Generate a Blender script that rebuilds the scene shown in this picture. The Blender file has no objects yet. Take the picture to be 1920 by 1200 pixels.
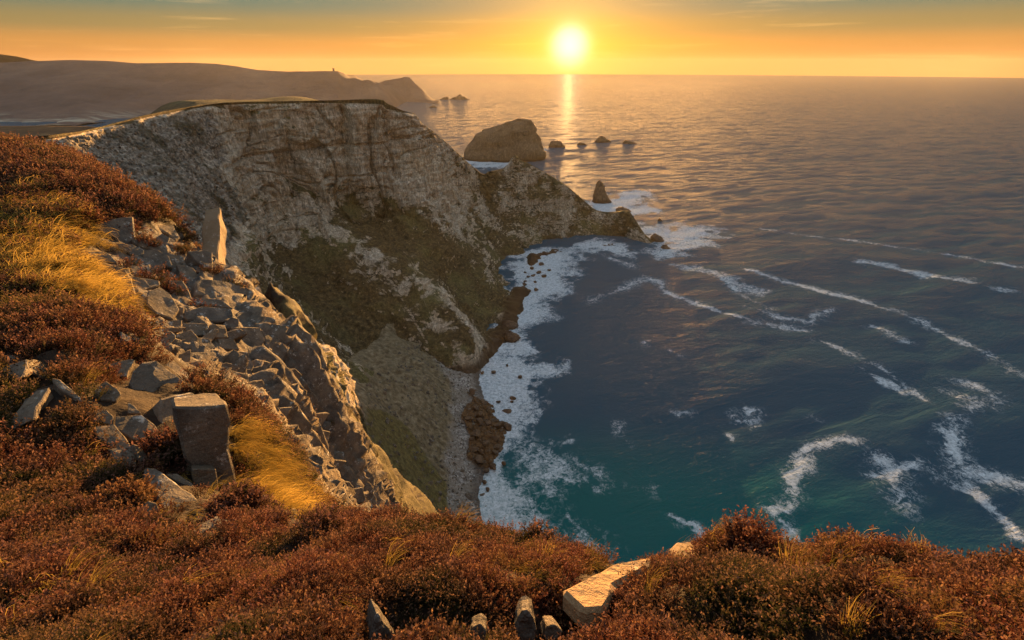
import bpy, bmesh, math, random
import numpy as np
from mathutils import Vector, Matrix, Euler

# ------------------------------------------------------------------ camera, world, sun, exposure
SC = bpy.context.scene
COL = SC.collection
CAM_Z = 130.0
F = 960.0                      # focal length in photo pixels (1920 wide): an 18 mm lens
PITCH = math.atan(480 / F)     # level sight line 480 px above the middle of the frame; the sea ends 18 px below it
cam_d = bpy.data.cameras.new("camera"); cam_d.lens = 18.0; cam_d.sensor_width = 36.0
cam_d.clip_start = 0.05; cam_d.clip_end = 90000
cam = bpy.data.objects.new("camera", cam_d); COL.objects.link(cam)
cam.location = (0, 0, CAM_Z); cam.rotation_euler = (math.pi / 2 - PITCH, 0, 0)
SC.camera = cam

SUN_AZ, SUN_EL = math.radians(5.7), math.radians(1.55)     # azimuth to the right of +Y
SUN_DIR = Vector((math.sin(SUN_AZ) * math.cos(SUN_EL), math.cos(SUN_AZ) * math.cos(SUN_EL), math.sin(SUN_EL)))
sun_d = bpy.data.lights.new("sun", 'SUN'); sun_d.energy = 5.0; sun_d.angle = math.radians(0.5); sun_d.color = (1.0, 0.52, 0.16)
sun = bpy.data.objects.new("sun", sun_d); COL.objects.link(sun)
sun.rotation_euler = (-SUN_DIR).to_track_quat('-Z', 'Y').to_euler()

world = bpy.data.worlds.new("World"); SC.world = world; world.use_nodes = True
wt = world.node_tree; wt.nodes.clear()
def wn(t, **k):
    n = wt.nodes.new(t)
    for a, b in k.items(): setattr(n, a, b)
    return n
def wmath(op, a, b=None, c=None):
    n = wn('ShaderNodeMath', operation=op)
    for i, v in enumerate((a, b, c)):
        if v is None: continue
        if isinstance(v, (int, float)): n.inputs[i].default_value = v
        else: wt.links.new(v, n.inputs[i])
    return n.outputs[0]
sky = wn('ShaderNodeTexSky', sky_type='NISHITA'); sky.sun_disc = False
sky.sun_elevation = SUN_EL; sky.sun_rotation = SUN_AZ; sky.altitude = 100; sky.air_density = 1.0; sky.dust_density = 1.6; sky.ozone_density = 1.0
tc = wn('ShaderNodeTexCoord')
sep = wn('ShaderNodeSeparateXYZ'); wt.links.new(tc.outputs['Generated'], sep.inputs[0])
dot = wn('ShaderNodeVectorMath', operation='DOT_PRODUCT'); wt.links.new(tc.outputs['Generated'], dot.inputs[0]); dot.inputs[1].default_value = SUN_DIR
ang = wmath('MULTIPLY', wmath('ARCCOSINE', wmath('MINIMUM', dot.outputs['Value'], 0.9999999)), 180 / math.pi)   # degrees from the sun
elev = wmath('MULTIPLY', wmath('ARCSINE', sep.outputs['Z']), 180 / math.pi)
# clear evening air: colour by height above the horizon
ramp = wn('ShaderNodeValToRGB'); ramp.color_ramp.interpolation = 'EASE'
wt.links.new(wmath('DIVIDE', wmath('MAXIMUM', elev, 0.0), 90.0), ramp.inputs[0])
cr = ramp.color_ramp
SKYSTOPS = [(0.0, (0.86, 0.33, 0.075)), (0.017, (0.66, 0.29, 0.070)), (0.034, (0.31, 0.220, 0.085)), (0.056, (0.085, 0.168, 0.138)), (0.25, (0.29, 0.37, 0.43)), (1.0, (0.51, 0.58, 0.67))]
while len(cr.elements) < len(SKYSTOPS): cr.elements.new(0.5)
for e, (p, c) in zip(cr.elements, SKYSTOPS): e.position = p; e.color = (*c, 1)
def lobe(width, col, power=1.0):
    g = wmath('EXPONENT', wmath('MULTIPLY', wmath('POWER', wmath('DIVIDE', ang, width), power), -1.0))
    m = wn('ShaderNodeVectorMath', operation='SCALE'); m.inputs[0].default_value = col; wt.links.new(g, m.inputs['Scale'])
    return m.outputs[0]
def wadd(a, b):
    m = wn('ShaderNodeVectorMath', operation='ADD'); wt.links.new(a, m.inputs[0]); wt.links.new(b, m.inputs[1]); return m.outputs[0]
skys = wn('ShaderNodeVectorMath', operation='SCALE'); wt.links.new(sky.outputs[0], skys.inputs[0]); skys.inputs['Scale'].default_value = 0.02
acc = wadd(skys.outputs[0], ramp.outputs[0])
for L in (lobe(9.0, (0.46, 0.18, 0.0)), lobe(3.4, (0.40, 0.30, 0.03), 1.2), lobe(1.15, (1.6, 1.9, 2.1), 1.7)): acc = wadd(acc, L)
# a few thin streaks of cirrus near the horizon
cm = wn('ShaderNodeMapping'); wt.links.new(tc.outputs['Generated'], cm.inputs[0]); cm.inputs['Scale'].default_value = (3.0, 3.0, 60.0); cm.inputs['Rotation'].default_value = (0, math.radians(0.6), 0); cm.inputs['Location'].default_value = (0.35, 0, 0.3)
cn = wn('ShaderNodeTexNoise'); wt.links.new(cm.outputs[0], cn.inputs[0]); cn.inputs['Scale'].default_value = 1.6; cn.inputs['Detail'].default_value = 7; cn.inputs['Roughness'].default_value = 0.6
cl = wn('ShaderNodeMapRange'); wt.links.new(cn.outputs[0], cl.inputs[0]); cl.inputs[1].default_value = 0.58; cl.inputs[2].default_value = 0.80
cls = wn('ShaderNodeVectorMath', operation='SCALE'); cls.inputs[0].default_value = (0.34, 0.17, 0.05); wt.links.new(cl.outputs[0], cls.inputs['Scale'])
acc = wadd(acc, cls.outputs[0])
bg = wn('ShaderNodeBackground'); wt.links.new(acc, bg.inputs[0]); bg.inputs[1].default_value = 0.215
wo = wn('ShaderNodeOutputWorld'); wt.links.new(bg.outputs[0], wo.inputs[0])

SC.view_settings.view_transform = 'Standard'; SC.view_settings.look = 'None'
SC.view_settings.exposure = 2.3; SC.view_settings.gamma = 1.0
SC.render.engine = 'CYCLES'
SC.cycles.use_denoising = True; SC.cycles.use_adaptive_sampling = True; SC.cycles.adaptive_threshold = 0.02
SC.cycles.max_bounces = 5; SC.cycles.diffuse_bounces = 3; SC.cycles.glossy_bounces = 2; SC.cycles.transmission_bounces = 3; SC.cycles.volume_bounces = 0
SC.cycles.sample_clamp_indirect = 1.0; SC.cycles.sample_clamp_direct = 0.27; SC.cycles.caustics_reflective = False; SC.cycles.caustics_refractive = False

# ------------------------------------------------------------------ helpers
rng = np.random.default_rng(7)
random.seed(7)
CP, SP = math.cos(PITCH), math.sin(PITCH)
def ray(px, py):
    u, v = (px - 960) / F, (600 - py) / F
    return np.array([u, CP + v * SP, -SP + v * CP])
def at(px, py, y=None, z=None):
    """World point seen at a photo pixel, at depth y or at height z."""
    d = ray(px, py)
    t = y / d[1] if y is not None else (z - CAM_Z) / d[2]
    return np.array([d[0] * t, d[1] * t, CAM_Z + d[2] * t])

def _hash(ix, iy, iz, seed):
    h = (ix.astype(np.uint32) * np.uint32(374761393)) ^ (iy.astype(np.uint32) * np.uint32(668265263)) ^ (iz.astype(np.uint32) * np.uint32(2147483647 - 12345)) ^ np.uint32((seed * 974711 + 1013) & 0xffffffff)
    h = (h ^ (h >> np.uint32(13))) * np.uint32(1274126177)
    h = (h ^ (h >> np.uint32(16))) * np.uint32(2246822519)
    return h ^ (h >> np.uint32(15))
def hash01(ix, iy, iz, seed=0):
    return (_hash(np.asarray(ix, np.int64), np.asarray(iy, np.int64), np.asarray(iz, np.int64), seed) & np.uint32(0xffffff)).astype(np.float32) / 16777215.0
def vnoise(x, y, z, seed=0):
    """Value noise in -1..1 (quintic)."""
    x = np.asarray(x, np.float32); y = np.asarray(y, np.float32) + 0 * x; z = np.asarray(z, np.float32) + 0 * x
    xf, yf, zf = np.floor(x), np.floor(y), np.floor(z)
    ix, iy, iz = xf.astype(np.int64), yf.astype(np.int64), zf.astype(np.int64)
    fx, fy, fz = x - xf, y - yf, z - zf
    fx, fy, fz = [f * f * f * (f * (f * 6 - 15) + 10) for f in (fx, fy, fz)]
    out = 0
    for dx in (0, 1):
        wx = fx if dx else 1 - fx
        for dy in (0, 1):
            wy = fy if dy else 1 - fy
            for dz in (0, 1):
                wz = fz if dz else 1 - fz
                out = out + wx * wy * wz * hash01(ix + dx, iy + dy, iz + dz, seed)
    return out * 2 - 1
def fbm(x, y, z, octs=4, seed=0, gain=0.5, lac=2.03):
    a, s, n = 1.0, 0.0, 0.0
    for i in range(octs):
        s = s + a * vnoise(x, y, z, seed + i * 17); n += a
        x, y, z = x * lac + 3.1, y * lac + 1.7, z * lac + 5.3; a *= gain
    return s / n
def ridged(x, y, z, octs=3, seed=0):
    a, s, n = 1.0, 0.0, 0.0
    for i in range(octs):
        s = s + a * (1 - 2 * np.abs(vnoise(x, y, z, seed + i * 31))); n += a
        x, y, z = x * 2.1, y * 2.1, z * 2.1; a *= 0.5
    return s / n
def sstep(a, b, x):
    t = np.clip((x - a) / (b - a), 0, 1); return t * t * (3 - 2 * t)

def catmull(P, ts, tn=0.42):
    """P (n, ...) control values, ts in 0..n-1 -> interpolated."""
    n = len(P)
    i = np.clip(np.floor(ts).astype(int), 0, n - 2); f = ts - i
    f = f.reshape((-1,) + (1,) * (P.ndim - 1))
    p0, p1, p2, p3 = P[np.clip(i - 1, 0, n - 1)], P[i], P[i + 1], P[np.clip(i + 2, 0, n - 1)]
    m1, m2 = (p2 - p0) * tn, (p3 - p1) * tn
    f2, f3 = f * f, f * f * f
    return (2 * f3 - 3 * f2 + 1) * p1 + (f3 - 2 * f2 + f) * m1 + (-2 * f3 + 3 * f2) * p2 + (f3 - f2) * m2

def grid_faces(nu, nv, wrap=False):
    i, j = np.meshgrid(np.arange(nu if wrap else nu - 1), np.arange(nv - 1), indexing='ij')
    i2 = (i + 1) % nu
    return np.stack([i * nv + j, i2 * nv + j, i2 * nv + j + 1, i * nv + j + 1], -1).reshape(-1, 4)
def mesh_np(name, V, Fq, smooth=True, attrs=None):
    me = bpy.data.meshes.new(name)
    V = np.asarray(V, np.float32).reshape(-1, 3); Fq = np.asarray(Fq, np.int32); k = Fq.shape[1]
    me.vertices.add(len(V)); me.vertices.foreach_set('co', V.ravel())
    me.loops.add(Fq.size); me.loops.foreach_set('vertex_index', Fq.ravel())
    me.polygons.add(len(Fq)); me.polygons.foreach_set('loop_start', np.arange(0, Fq.size, k, dtype=np.int32))
    try: me.polygons.foreach_set('loop_total', np.full(len(Fq), k, np.int32))
    except Exception: pass
    me.update(calc_edges=True)
    me.polygons.foreach_set('use_smooth', np.full(len(Fq), smooth, bool))
    for a, v in (attrs or {}).items():
        at_ = me.attributes.new(a, 'FLOAT', 'POINT'); at_.data.foreach_set('value', np.asarray(v, np.float32).ravel())
    me.validate()
    return me
def link(name, me, mat=None, parent=None):
    o = bpy.data.objects.new(name, me); COL.objects.link(o)
    if mat is not None and me is not None and not me.materials: me.materials.append(mat)
    if parent is not None: o.parent = parent
    return o
def tag(o, label=None, cat=None, group=None, kind=None):
    if label: o["label"] = label
    if cat: o["category"] = cat
    if group: o["group"] = group
    if kind: o["kind"] = kind
    return o
def grid_normals(P):
    du = np.gradient(P, axis=0); dv = np.gradient(P, axis=1)
    n = np.cross(du, dv); l = np.linalg.norm(n, axis=-1, keepdims=True)
    return n / np.maximum(l, 1e-9)
def in_poly(x, y, poly):
    inside = np.zeros(x.shape, bool); n = len(poly)
    for i in range(n):
        x1, y1 = poly[i]; x2, y2 = poly[(i + 1) % n]
        c = ((y1 > y) != (y2 > y)) & (x < (x2 - x1) * (y - y1) / (y2 - y1 + 1e-12) + x1)
        inside ^= c
    return inside
def poly_dist(x, y, pts, closed=False):
    d = np.full(x.shape, 1e9, np.float32); n = len(pts)
    for i in range(n if closed else n - 1):
        ax, ay = pts[i][:2]; bx, by = pts[(i + 1) % n][:2]
        dx, dy = bx - ax, by - ay; L = dx * dx + dy * dy + 1e-12
        t = np.clip(((x - ax) * dx + (y - ay) * dy) / L, 0, 1)
        d = np.minimum(d, np.hypot(x - ax - t * dx, y - ay - t * dy))
    return d
# ------------------------------------------------------------------ materials (all procedural)
class NT:
    """Small helper to write node trees."""
    def __init__(self, name):
        self.mat = bpy.data.materials.new(name); self.mat.use_nodes = True
        self.t = self.mat.node_tree; self.t.nodes.clear()
        self.out = self.t.nodes.new('ShaderNodeOutputMaterial')
        self.geo = self.t.nodes.new('ShaderNodeNewGeometry')
        self.pos = self.geo.outputs['Position']
    def n(self, t, **k):
        n = self.t.nodes.new(t)
        for a, b in k.items(): setattr(n, a, b)
        return n
    def put(self, sock, v):
        if v is None: return
        if hasattr(v, 'links'): self.t.links.new(v, sock)
        elif isinstance(v, (tuple, list)) and len(v) == 3 and sock.type == 'RGBA': sock.default_value = (*v, 1)
        else: sock.default_value = v
    def m(self, op, a, b=None, c=None, clamp=False):
        n = self.n('ShaderNodeMath', operation=op); n.use_clamp = clamp
        for s, v in zip(n.inputs, (a, b, c)): self.put(s, v)
        return n.outputs[0]
    def scale(self, vec, s):
        n = self.n('ShaderNodeMapping'); self.put(n.inputs[0], vec); n.inputs['Scale'].default_value = s; return n.outputs[0]
    def noise(self, vec, scale, detail=4, rough=0.55, dist=0.0):
        n = self.n('ShaderNodeTexNoise'); self.put(n.inputs['Vector'], vec)
        n.inputs['Scale'].default_value = scale; n.inputs['Detail'].default_value = detail; n.inputs['Roughness'].default_value = rough; n.inputs['Distortion'].default_value = dist
        return n.outputs[0]
    def voro(self, vec, scale, feature='F1', out=0, rand=1.0):
        n = self.n('ShaderNodeTexVoronoi', feature=feature); self.put(n.inputs['Vector'], vec); n.inputs['Scale'].default_value = scale; n.inputs['Randomness'].default_value = rand
        return n.outputs[out]
    def rng(self, v, a, b, c=0.0, d=1.0):
        n = self.n('ShaderNodeMapRange'); self.put(n.inputs[0], v)
        for i, x in zip((1, 2, 3, 4), (a, b, c, d)): n.inputs[i].default_value = x
        return n.outputs[0]
    def mix(self, f, a, b, mode='MIX'):
        n = self.n('ShaderNodeMix', data_type='RGBA', blend_type=mode)
        self.put(n.inputs['Factor'], f); self.put(n.inputs[6], a); self.put(n.inputs[7], b); return n.outputs[2]
    def ramp(self, v, stops):
        n = self.n('ShaderNodeValToRGB'); self.put(n.inputs[0], v); c = n.color_ramp
        while len(c.elements) < len(stops): c.elements.new(0.5)
        for e, (p, col) in zip(c.elements, stops): e.position = p; e.color = (*col, 1)
        return n.outputs[0]
    def attr(self, name):
        n = self.n('ShaderNodeAttribute'); n.attribute_name = name; return n.outputs['Fac']
    def bump(self, h, strength=0.5, dist=0.1, normal=None):
        n = self.n('ShaderNodeBump'); self.put(n.inputs['Height'], h); n.inputs['Strength'].default_value = strength; n.inputs['Distance'].default_value = dist
        if normal is not None: self.put(n.inputs['Normal'], normal)
        return n.outputs[0]
    def principled(self, col, rough=0.9, normal=None, spec=0.3, **k):
        n = self.n('ShaderNodeBsdfPrincipled'); self.put(n.inputs['Base Color'], col); self.put(n.inputs['Roughness'], rough); self.put(n.inputs['Specular IOR Level'], spec)
        if normal is not None: self.put(n.inputs['Normal'], normal)
        for a, b in k.items(): self.put(n.inputs[a.replace('_', ' ')], b)
        self.t.links.new(n.outputs[0], self.out.inputs[0]); return n

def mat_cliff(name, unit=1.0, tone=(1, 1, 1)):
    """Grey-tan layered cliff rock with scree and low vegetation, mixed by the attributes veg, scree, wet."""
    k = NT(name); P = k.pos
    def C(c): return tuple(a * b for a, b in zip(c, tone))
    big = k.noise(P, 0.035 / unit, 5, 0.6); mid = k.noise(P, 0.22 / unit, 6, 0.65); fine = k.noise(P, 1.3 / unit, 6, 0.7)
    strat = k.noise(k.scale(P, (0.06 / unit, 0.06 / unit, 1.1 / unit)), 1.0, 5, 0.65, 0.3)
    vert = k.noise(k.scale(P, (0.55 / unit, 0.55 / unit, 0.035 / unit)), 1.0, 6, 0.65, 0.2)
    rock = k.ramp(mid, [(0.28, C((0.16, 0.135, 0.11))), (0.45, C((0.34, 0.295, 0.24))), (0.62, C((0.52, 0.46, 0.39)))])
    rock = k.mix(k.rng(strat, 0.35, 0.62), rock, C((0.46, 0.42, 0.37)))
    rock = k.mix(k.m('MULTIPLY', k.rng(vert, 0.60, 0.46), 0.6), rock, C((0.16, 0.125, 0.09)))
    rock = k.mix(k.m('MULTIPLY', k.rng(big, 0.40, 0.66), 0.35), rock, C((0.34, 0.27, 0.18)))
    rock = k.mix(k.m('MULTIPLY', k.rng(fine, 0.58, 0.78), 0.3), rock, C((0.50, 0.46, 0.41)))
    rock = k.mix(k.m('MULTIPLY', k.rng(fine, 0.44, 0.30), 0.55), rock, C((0.09, 0.075, 0.06)))
    veg = k.ramp(k.noise(P, 0.5 / unit, 5, 0.7), [(0.30, (0.030, 0.021, 0.010)), (0.50, (0.095, 0.066, 0.029)), (0.70, (0.21, 0.155, 0.070))])
    veg = k.mix(k.rng(big, 0.5, 0.66), veg, (0.135, 0.115, 0.045))
    v2 = k.m('ADD', k.attr('veg'), k.m('MULTIPLY', k.m('SUBTRACT', k.noise(P, 0.075 / unit, 9, 0.66), 0.5), 2.6))
    col = k.mix(k.rng(v2, 0.42, 0.58), rock, veg)
    vs = k.voro(P, 0.9 / unit, 'F1', 1)
    sep = k.n('ShaderNodeSeparateColor'); k.put(sep.inputs[0], vs)
    scr = k.ramp(sep.outputs[0], [(0.1, C((0.12, 0.108, 0.095))), (0.5, C((0.19, 0.17, 0.15))), (0.95, C((0.29, 0.265, 0.235)))])
    scr = k.mix(k.rng(k.noise(P, 0.06 / unit, 8, 0.72), 0.47, 0.60), scr, (0.075, 0.06, 0.032))
    s2 = k.m('ADD', k.attr('scree'), k.m('MULTIPLY', k.m('SUBTRACT', k.noise(P, 0.12 / unit, 6, 0.6), 0.5), 1.0))
    col = k.mix(k.rng(s2, 0.42, 0.6), col, scr)
    grit = k.m('MULTIPLY', k.rng(k.noise(P, 0.75 / unit, 5, 0.75), 0.32, 0.68, 0.55, 1.35), k.rng(k.noise(k.scale(P, (1.4 / unit, 1.4 / unit, 0.12 / unit)), 1.0, 5, 0.7), 0.34, 0.62, 0.5, 1.25))
    gc = k.n('ShaderNodeCombineColor'); [k.put(q, grit) for q in gc.inputs[:3]]
    col = k.mix(1.0, col, gc.outputs[0], 'MULTIPLY')
    col = k.mix(k.attr('wet'), col, (0.065, 0.036, 0.018))
    h = k.m('ADD', k.m('MULTIPLY', mid, 1.2), k.m('ADD', k.m('MULTIPLY', fine, 0.6), k.m('ADD', k.m('MULTIPLY', strat, 0.8), k.m('MULTIPLY', vert, 0.7))))
    k.principled(col, 0.92, k.bump(h, 0.9, 0.9 * unit), 0.15)
    return k.mat

def mat_sea():
    k = NT("sea_water"); P = k.pos
    cd = k.n('ShaderNodeCameraData')
    W = k.scale(P, (1, 1, 0))
    rot = k.n('ShaderNodeMapping'); k.put(rot.inputs[0], W); rot.inputs['Rotation'].default_value = (0, 0, math.radians(-24))
    R = rot.outputs[0]
    n1 = k.noise(k.scale(R, (0.05, 0.16, 1)), 1.0, 3, 0.5, 0.4)
    n2 = k.noise(k.scale(R, (0.16, 0.42, 1)), 1.0, 4, 0.6, 0.6)
    n3 = k.noise(k.scale(R, (0.55, 1.3, 1)), 1.0, 3, 0.6, 0.5)
    n0 = k.noise(k.scale(P, (0.007, 0.034, 1)), 1.0, 4, 0.6, 0.5)
    h = k.m('ADD', k.m('ADD', k.m('MULTIPLY', n0, 7.0), k.m('MULTIPLY', n1, 1.6)), k.m('ADD', k.m('MULTIPLY', n2, 1.5), k.m('ADD', k.m('MULTIPLY', n3, 0.95), k.m('MULTIPLY', k.noise(k.scale(R, (1.6, 3.4, 1)), 1.0, 3, 0.6, 0.4), 0.32))))
    shallow = k.attr('shallow')
    col = k.mix(shallow, (0.026, 0.070, 0.108), (0.006, 0.105, 0.110))
    fo = k.attr('foam')
    f1 = k.noise(P, 0.30, 8, 0.68, 1.2)
    l1 = k.m('SUBTRACT', 1.0, k.m('MULTIPLY', k.m('ABSOLUTE', k.m('SUBTRACT', k.noise(P, 0.42, 4, 0.6, 1.8), 0.5)), 5.0))
    l2 = k.m('SUBTRACT', 1.0, k.m('MULTIPLY', k.m('ABSOLUTE', k.m('SUBTRACT', k.noise(P, 1.3, 4, 0.65, 1.2), 0.5)), 5.0))
    fm = k.m('ADD', k.m('MULTIPLY', fo, 1.1), k.m('ADD', k.m('MULTIPLY', k.m('SUBTRACT', f1, 0.5), 2.6), k.m('ADD', k.m('MULTIPLY', l1, 0.48), k.m('MULTIPLY', l2, 0.40))))
    fm = k.m('MULTIPLY', k.rng(fm, 0.84, 1.40), k.rng(fo, 0.02, 0.30))
    caps = k.m('MULTIPLY', k.rng(k.noise(k.scale(R, (0.30, 0.75, 1)), 1.0, 6, 0.72, 0.6), 0.665, 0.76), k.rng(k.noise(P, 0.02, 3, 0.6), 0.46, 0.60))
    fm = k.m('MULTIPLY', fm, k.rng(k.noise(P, 0.8, 7, 0.78, 0.6), 0.36, 0.60, 0.30, 0.92))
    fm = k.m('MAXIMUM', fm, k.m('MULTIPLY', caps, 0.45))
    col = k.mix(fm, col, (0.68, 0.73, 0.78))
    rough = k.rng(fm, 0, 1, 0.14, 0.9)
    bn_ = k.n('ShaderNodeBump'); k.put(bn_.inputs['Height'], h); bn_.inputs['Strength'].default_value = 1.0; k.put(bn_.inputs['Distance'], k.rng(k.attr('off'), 0, 1, 0.26, 0.80)); nb_ = bn_.outputs[0]
    df = k.n('ShaderNodeBsdfDiffuse'); k.put(df.inputs['Color'], col); k.put(df.inputs['Normal'], k.bump(h, 1.0, 0.15))
    gl_ = k.n('ShaderNodeBsdfGlossy'); gl_.inputs['Color'].default_value = (1, 1, 1, 1); gl_.inputs['Roughness'].default_value = 0.06; k.put(gl_.inputs['Normal'], nb_)
    fr = k.n('ShaderNodeFresnel'); fr.inputs['IOR'].default_value = 1.33; k.put(fr.inputs['Normal'], nb_)
    fac = k.m('MULTIPLY', k.m('MULTIPLY', fr.outputs[0], k.rng(k.attr('off'), 0, 1, 0.22, 0.38)), k.rng(fm, 0, 1, 1.0, 0.1))     # a ruffled sea never mirrors fully at a low angle
    mx = k.n('ShaderNodeMixShader'); k.put(mx.inputs[0], fac); k.t.links.new(df.outputs[0], mx.inputs[1]); k.t.links.new(gl_.outputs[0], mx.inputs[2]); k.t.links.new(mx.outputs[0], k.out.inputs[0])
    return k.mat

def mat_near_ground():
    """Peaty soil under the heather and bare jointed rock on the crag (attribute rock)."""
    k = NT("heath_ground"); P = k.pos
    mid = k.noise(P, 1.1, 6, 0.65); fine = k.noise(P, 7.0, 6, 0.7); big = k.noise(P, 0.25, 4, 0.6)
    soil = k.ramp(mid, [(0.3, (0.012, 0.008, 0.006)), (0.55, (0.030, 0.017, 0.010)), (0.75, (0.055, 0.034, 0.016))])
    rock = rock_colour(k, P)
    r2 = k.m('ADD', k.attr('rock'), k.m('MULTIPLY', k.m('SUBTRACT', mid, 0.5), 1.2))
    col = k.mix(k.rng(r2, 0.42, 0.58), soil, rock)
    moss = k.ramp(fine, [(0.3, (0.035, 0.028, 0.011)), (0.5, (0.085, 0.066, 0.026)), (0.7, (0.15, 0.115, 0.045))])
    col = k.mix(k.m('MULTIPLY', k.rng(k.attr('veg'), 0.05, 0.3), k.rng(k.m('ADD', k.attr('veg'), k.m('MULTIPLY', k.m('SUBTRACT', k.noise(P, 0.35, 7, 0.68), 0.5), 1.8)), 0.42, 0.58)), col, moss)
    h = k.m('ADD', k.m('MULTIPLY', mid, 1.0), k.m('MULTIPLY', fine, 0.35))
    k.principled(col, 0.9, k.bump(h, 0.8, 0.25), 0.2)
    return k.mat
def rock_colour(k, P):
    mid = k.noise(P, 1.5, 6, 0.65); fine = k.noise(P, 9.0, 7, 0.72); big = k.noise(P, 0.35, 4, 0.6); tiny = k.noise(P, 40.0, 4, 0.7)
    rock = k.ramp(mid, [(0.30, (0.036, 0.031, 0.028)), (0.48, (0.090, 0.077, 0.066)), (0.66, (0.165, 0.137, 0.110))])
    rock = k.mix(k.m('MULTIPLY', k.rng(big, 0.42, 0.62), 0.4), rock, (0.19, 0.135, 0.082))
    rock = k.mix(k.m('MULTIPLY', k.rng(fine, 0.48, 0.32), 0.7), rock, (0.050, 0.042, 0.035))
    lich = k.m('MULTIPLY', k.rng(k.noise(P, 2.4, 6, 0.75), 0.56, 0.64), k.rng(fine, 0.42, 0.56))
    rock = k.mix(k.m('MULTIPLY', lich, 0.85), rock, (0.50, 0.49, 0.46))
    rock = k.mix(k.m('MULTIPLY', k.rng(tiny, 0.52, 0.75), 0.35), rock, (0.42, 0.38, 0.33))
    return rock
def mat_rock(name="weathered_rock", tone=None):
    k = NT(name); P = k.pos
    col = rock_colour(k, P)
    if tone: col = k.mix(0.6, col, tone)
    oi = k.n('ShaderNodeObjectInfo')
    col = k.mix(0.55, col, k.mix(1.0, col, k.ramp(oi.outputs['Random'], [(0.0, (0.62, 0.62, 0.66)), (0.5, (1.0, 0.96, 0.90)), (1.0, (1.25, 1.08, 0.86))]), 'MULTIPLY'))
    h = k.m('ADD', k.noise(P, 3.0, 6, 0.65), k.m('ADD', k.m('MULTIPLY', k.noise(P, 14.0, 6, 0.7), 0.4), k.m('MULTIPLY', k.noise(k.scale(P, (0.6, 0.6, 9.0)), 1.0, 5, 0.6), 0.6)))
    k.principled(col, 0.85, k.bump(h, 0.8, 0.10), 0.25)
    return k.mat
M_CLIFF = mat_cliff("cliff_rock", 1.0, (1.48, 1.40, 1.29))
M_BACKLIT = mat_cliff("sea_rock", 1.0, (0.62, 0.46, 0.32))  # cliff rock toned darker and browner: the islets' backlit shade is in the colour
M_SEA = mat_sea()
M_NEAR = mat_near_ground()
M_ROCK = mat_rock()
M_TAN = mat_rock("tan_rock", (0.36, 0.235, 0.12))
# ------------------------------------------------------------------ the headland across the bay (a lofted sheet)
def loft_points(cols):
    return np.array([[np.array(p[1:], float) if p[0] == 'w' else (at(p[0], p[1], z=p[2][0]) if isinstance(p[2], tuple) else at(p[0], p[1], y=p[2])) for p in c] for c in cols])
Z0 = (0.0,)
HC = [   # each column runs rim -> cliff -> slope -> shore, as photo pixel + depth in metres ((z,) gives the height instead)
    [(-150, 275, 130), (-140, 310, 124), (-120, 350, 118), (-90, 400, 110), (-60, 450, 103), (-20, 520, 95), (60, 620, 88), (160, 760, 80)],
    [(95, 258, 150), (110, 290, 142), (150, 330, 132), (200, 380, 122), (260, 440, 113), (330, 520, 104), (430, 620, 97), (560, 760, 90)],
    [(200, 238, 190), (220, 275, 180), (250, 320, 168), (290, 370, 156), (340, 420, 145), (390, 480, 134), (480, 590, 120), (620, 740, 108)],
    [(300, 214, 225), (330, 260, 214), (350, 310, 203), (375, 360, 192), (400, 405, 182), (430, 470, 169), (510, 590, 152), (650, 750, 132)],
    [(380, 199, 260), (400, 245, 252), (415, 295, 243), (430, 345, 233), (447, 400, 223), (475, 470, 209), (560, 590, 182), (690, 740, 156)],
    [(450, 194, 285), (457, 265, 281), (468, 330, 276), (480, 400, 269), (498, 465, 258), (545, 545, 232), (635, 650, 197), (735, 755, 172)],
    [(520, 193, 298), (525, 265, 296), (532, 340, 292), (540, 395, 288), (560, 445, 278), (610, 535, 246), (700, 650, 210), (790, 735, 186)],
    [(600, 192, 308), (600, 265, 306), (604, 335, 303), (610, 385, 300), (625, 425, 290), (685, 525, 252), (770, 630, 219), (835, 715, 199)],
    [(718, 195, 322), (706, 265, 320), (700, 320, 317), (698, 360, 312), (715, 420, 297), (765, 530, 254), (820, 620, 226), (866, 690, Z0)],
    [(778, 216, 350), (780, 270, 342), (786, 320, 336), (795, 370, 325), (808, 430, 308), (840, 530, 268), (878, 610, 242), (905, 658, Z0)],
    [(860, 290, 398), (852, 325, 390), (850, 365, 378), (852, 405, 362), (865, 450, 342), (895, 525, 302), (925, 590, 268), (943, 622, Z0)],
    [(905, 320, 420), (905, 345, 412), (906, 375, 402), (910, 410, 390), (920, 450, 370), (942, 505, 338), (962, 540, 317), (976, 556, Z0)],
    [(965, 297, 430), (965, 335, 424), (966, 370, 416), (970, 405, 408), (976, 435, 400), (985, 460, 394), (996, 478, 388), (1003, 485, Z0)],
    [(1060, 345, 437), (1060, 370, 432), (1060, 395, 428), (1060, 415, 422), (1060, 435, 416), (1062, 450, 411), (1063, 460, 407), (1064, 469, Z0)],
    [(1115, 392, 438), (1114, 405, 434), (1113, 418, 430), (1112, 430, 426), (1112, 440, 422), (1112, 450, 418), (1112, 456, 415), (1112, 463, Z0)],
    [(1178, 397, 424), (1175, 410, 422), (1172, 422, 420), (1168, 434, 418), (1166, 444, 416), (1164, 450, 414), (1162, 455, 412), (1160, 461, Z0)],
    [(1208, 438, 405), (1205, 445, 404), (1202, 450, 403), (1200, 456, 402), (1198, 461, 401), (1197, 465, 400), (1196, 468, 399), (1195, 472, Z0)],
    [(1243, 474, 392), (1243, 476, 391), (1243, 478, 390), (1243, 480, 389), (1243, 481, 388), (1243, 482, 388), (1243, 483, 387), (1243, 487, Z0)],
]
HP = loft_points(HC)
rows = []
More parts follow.
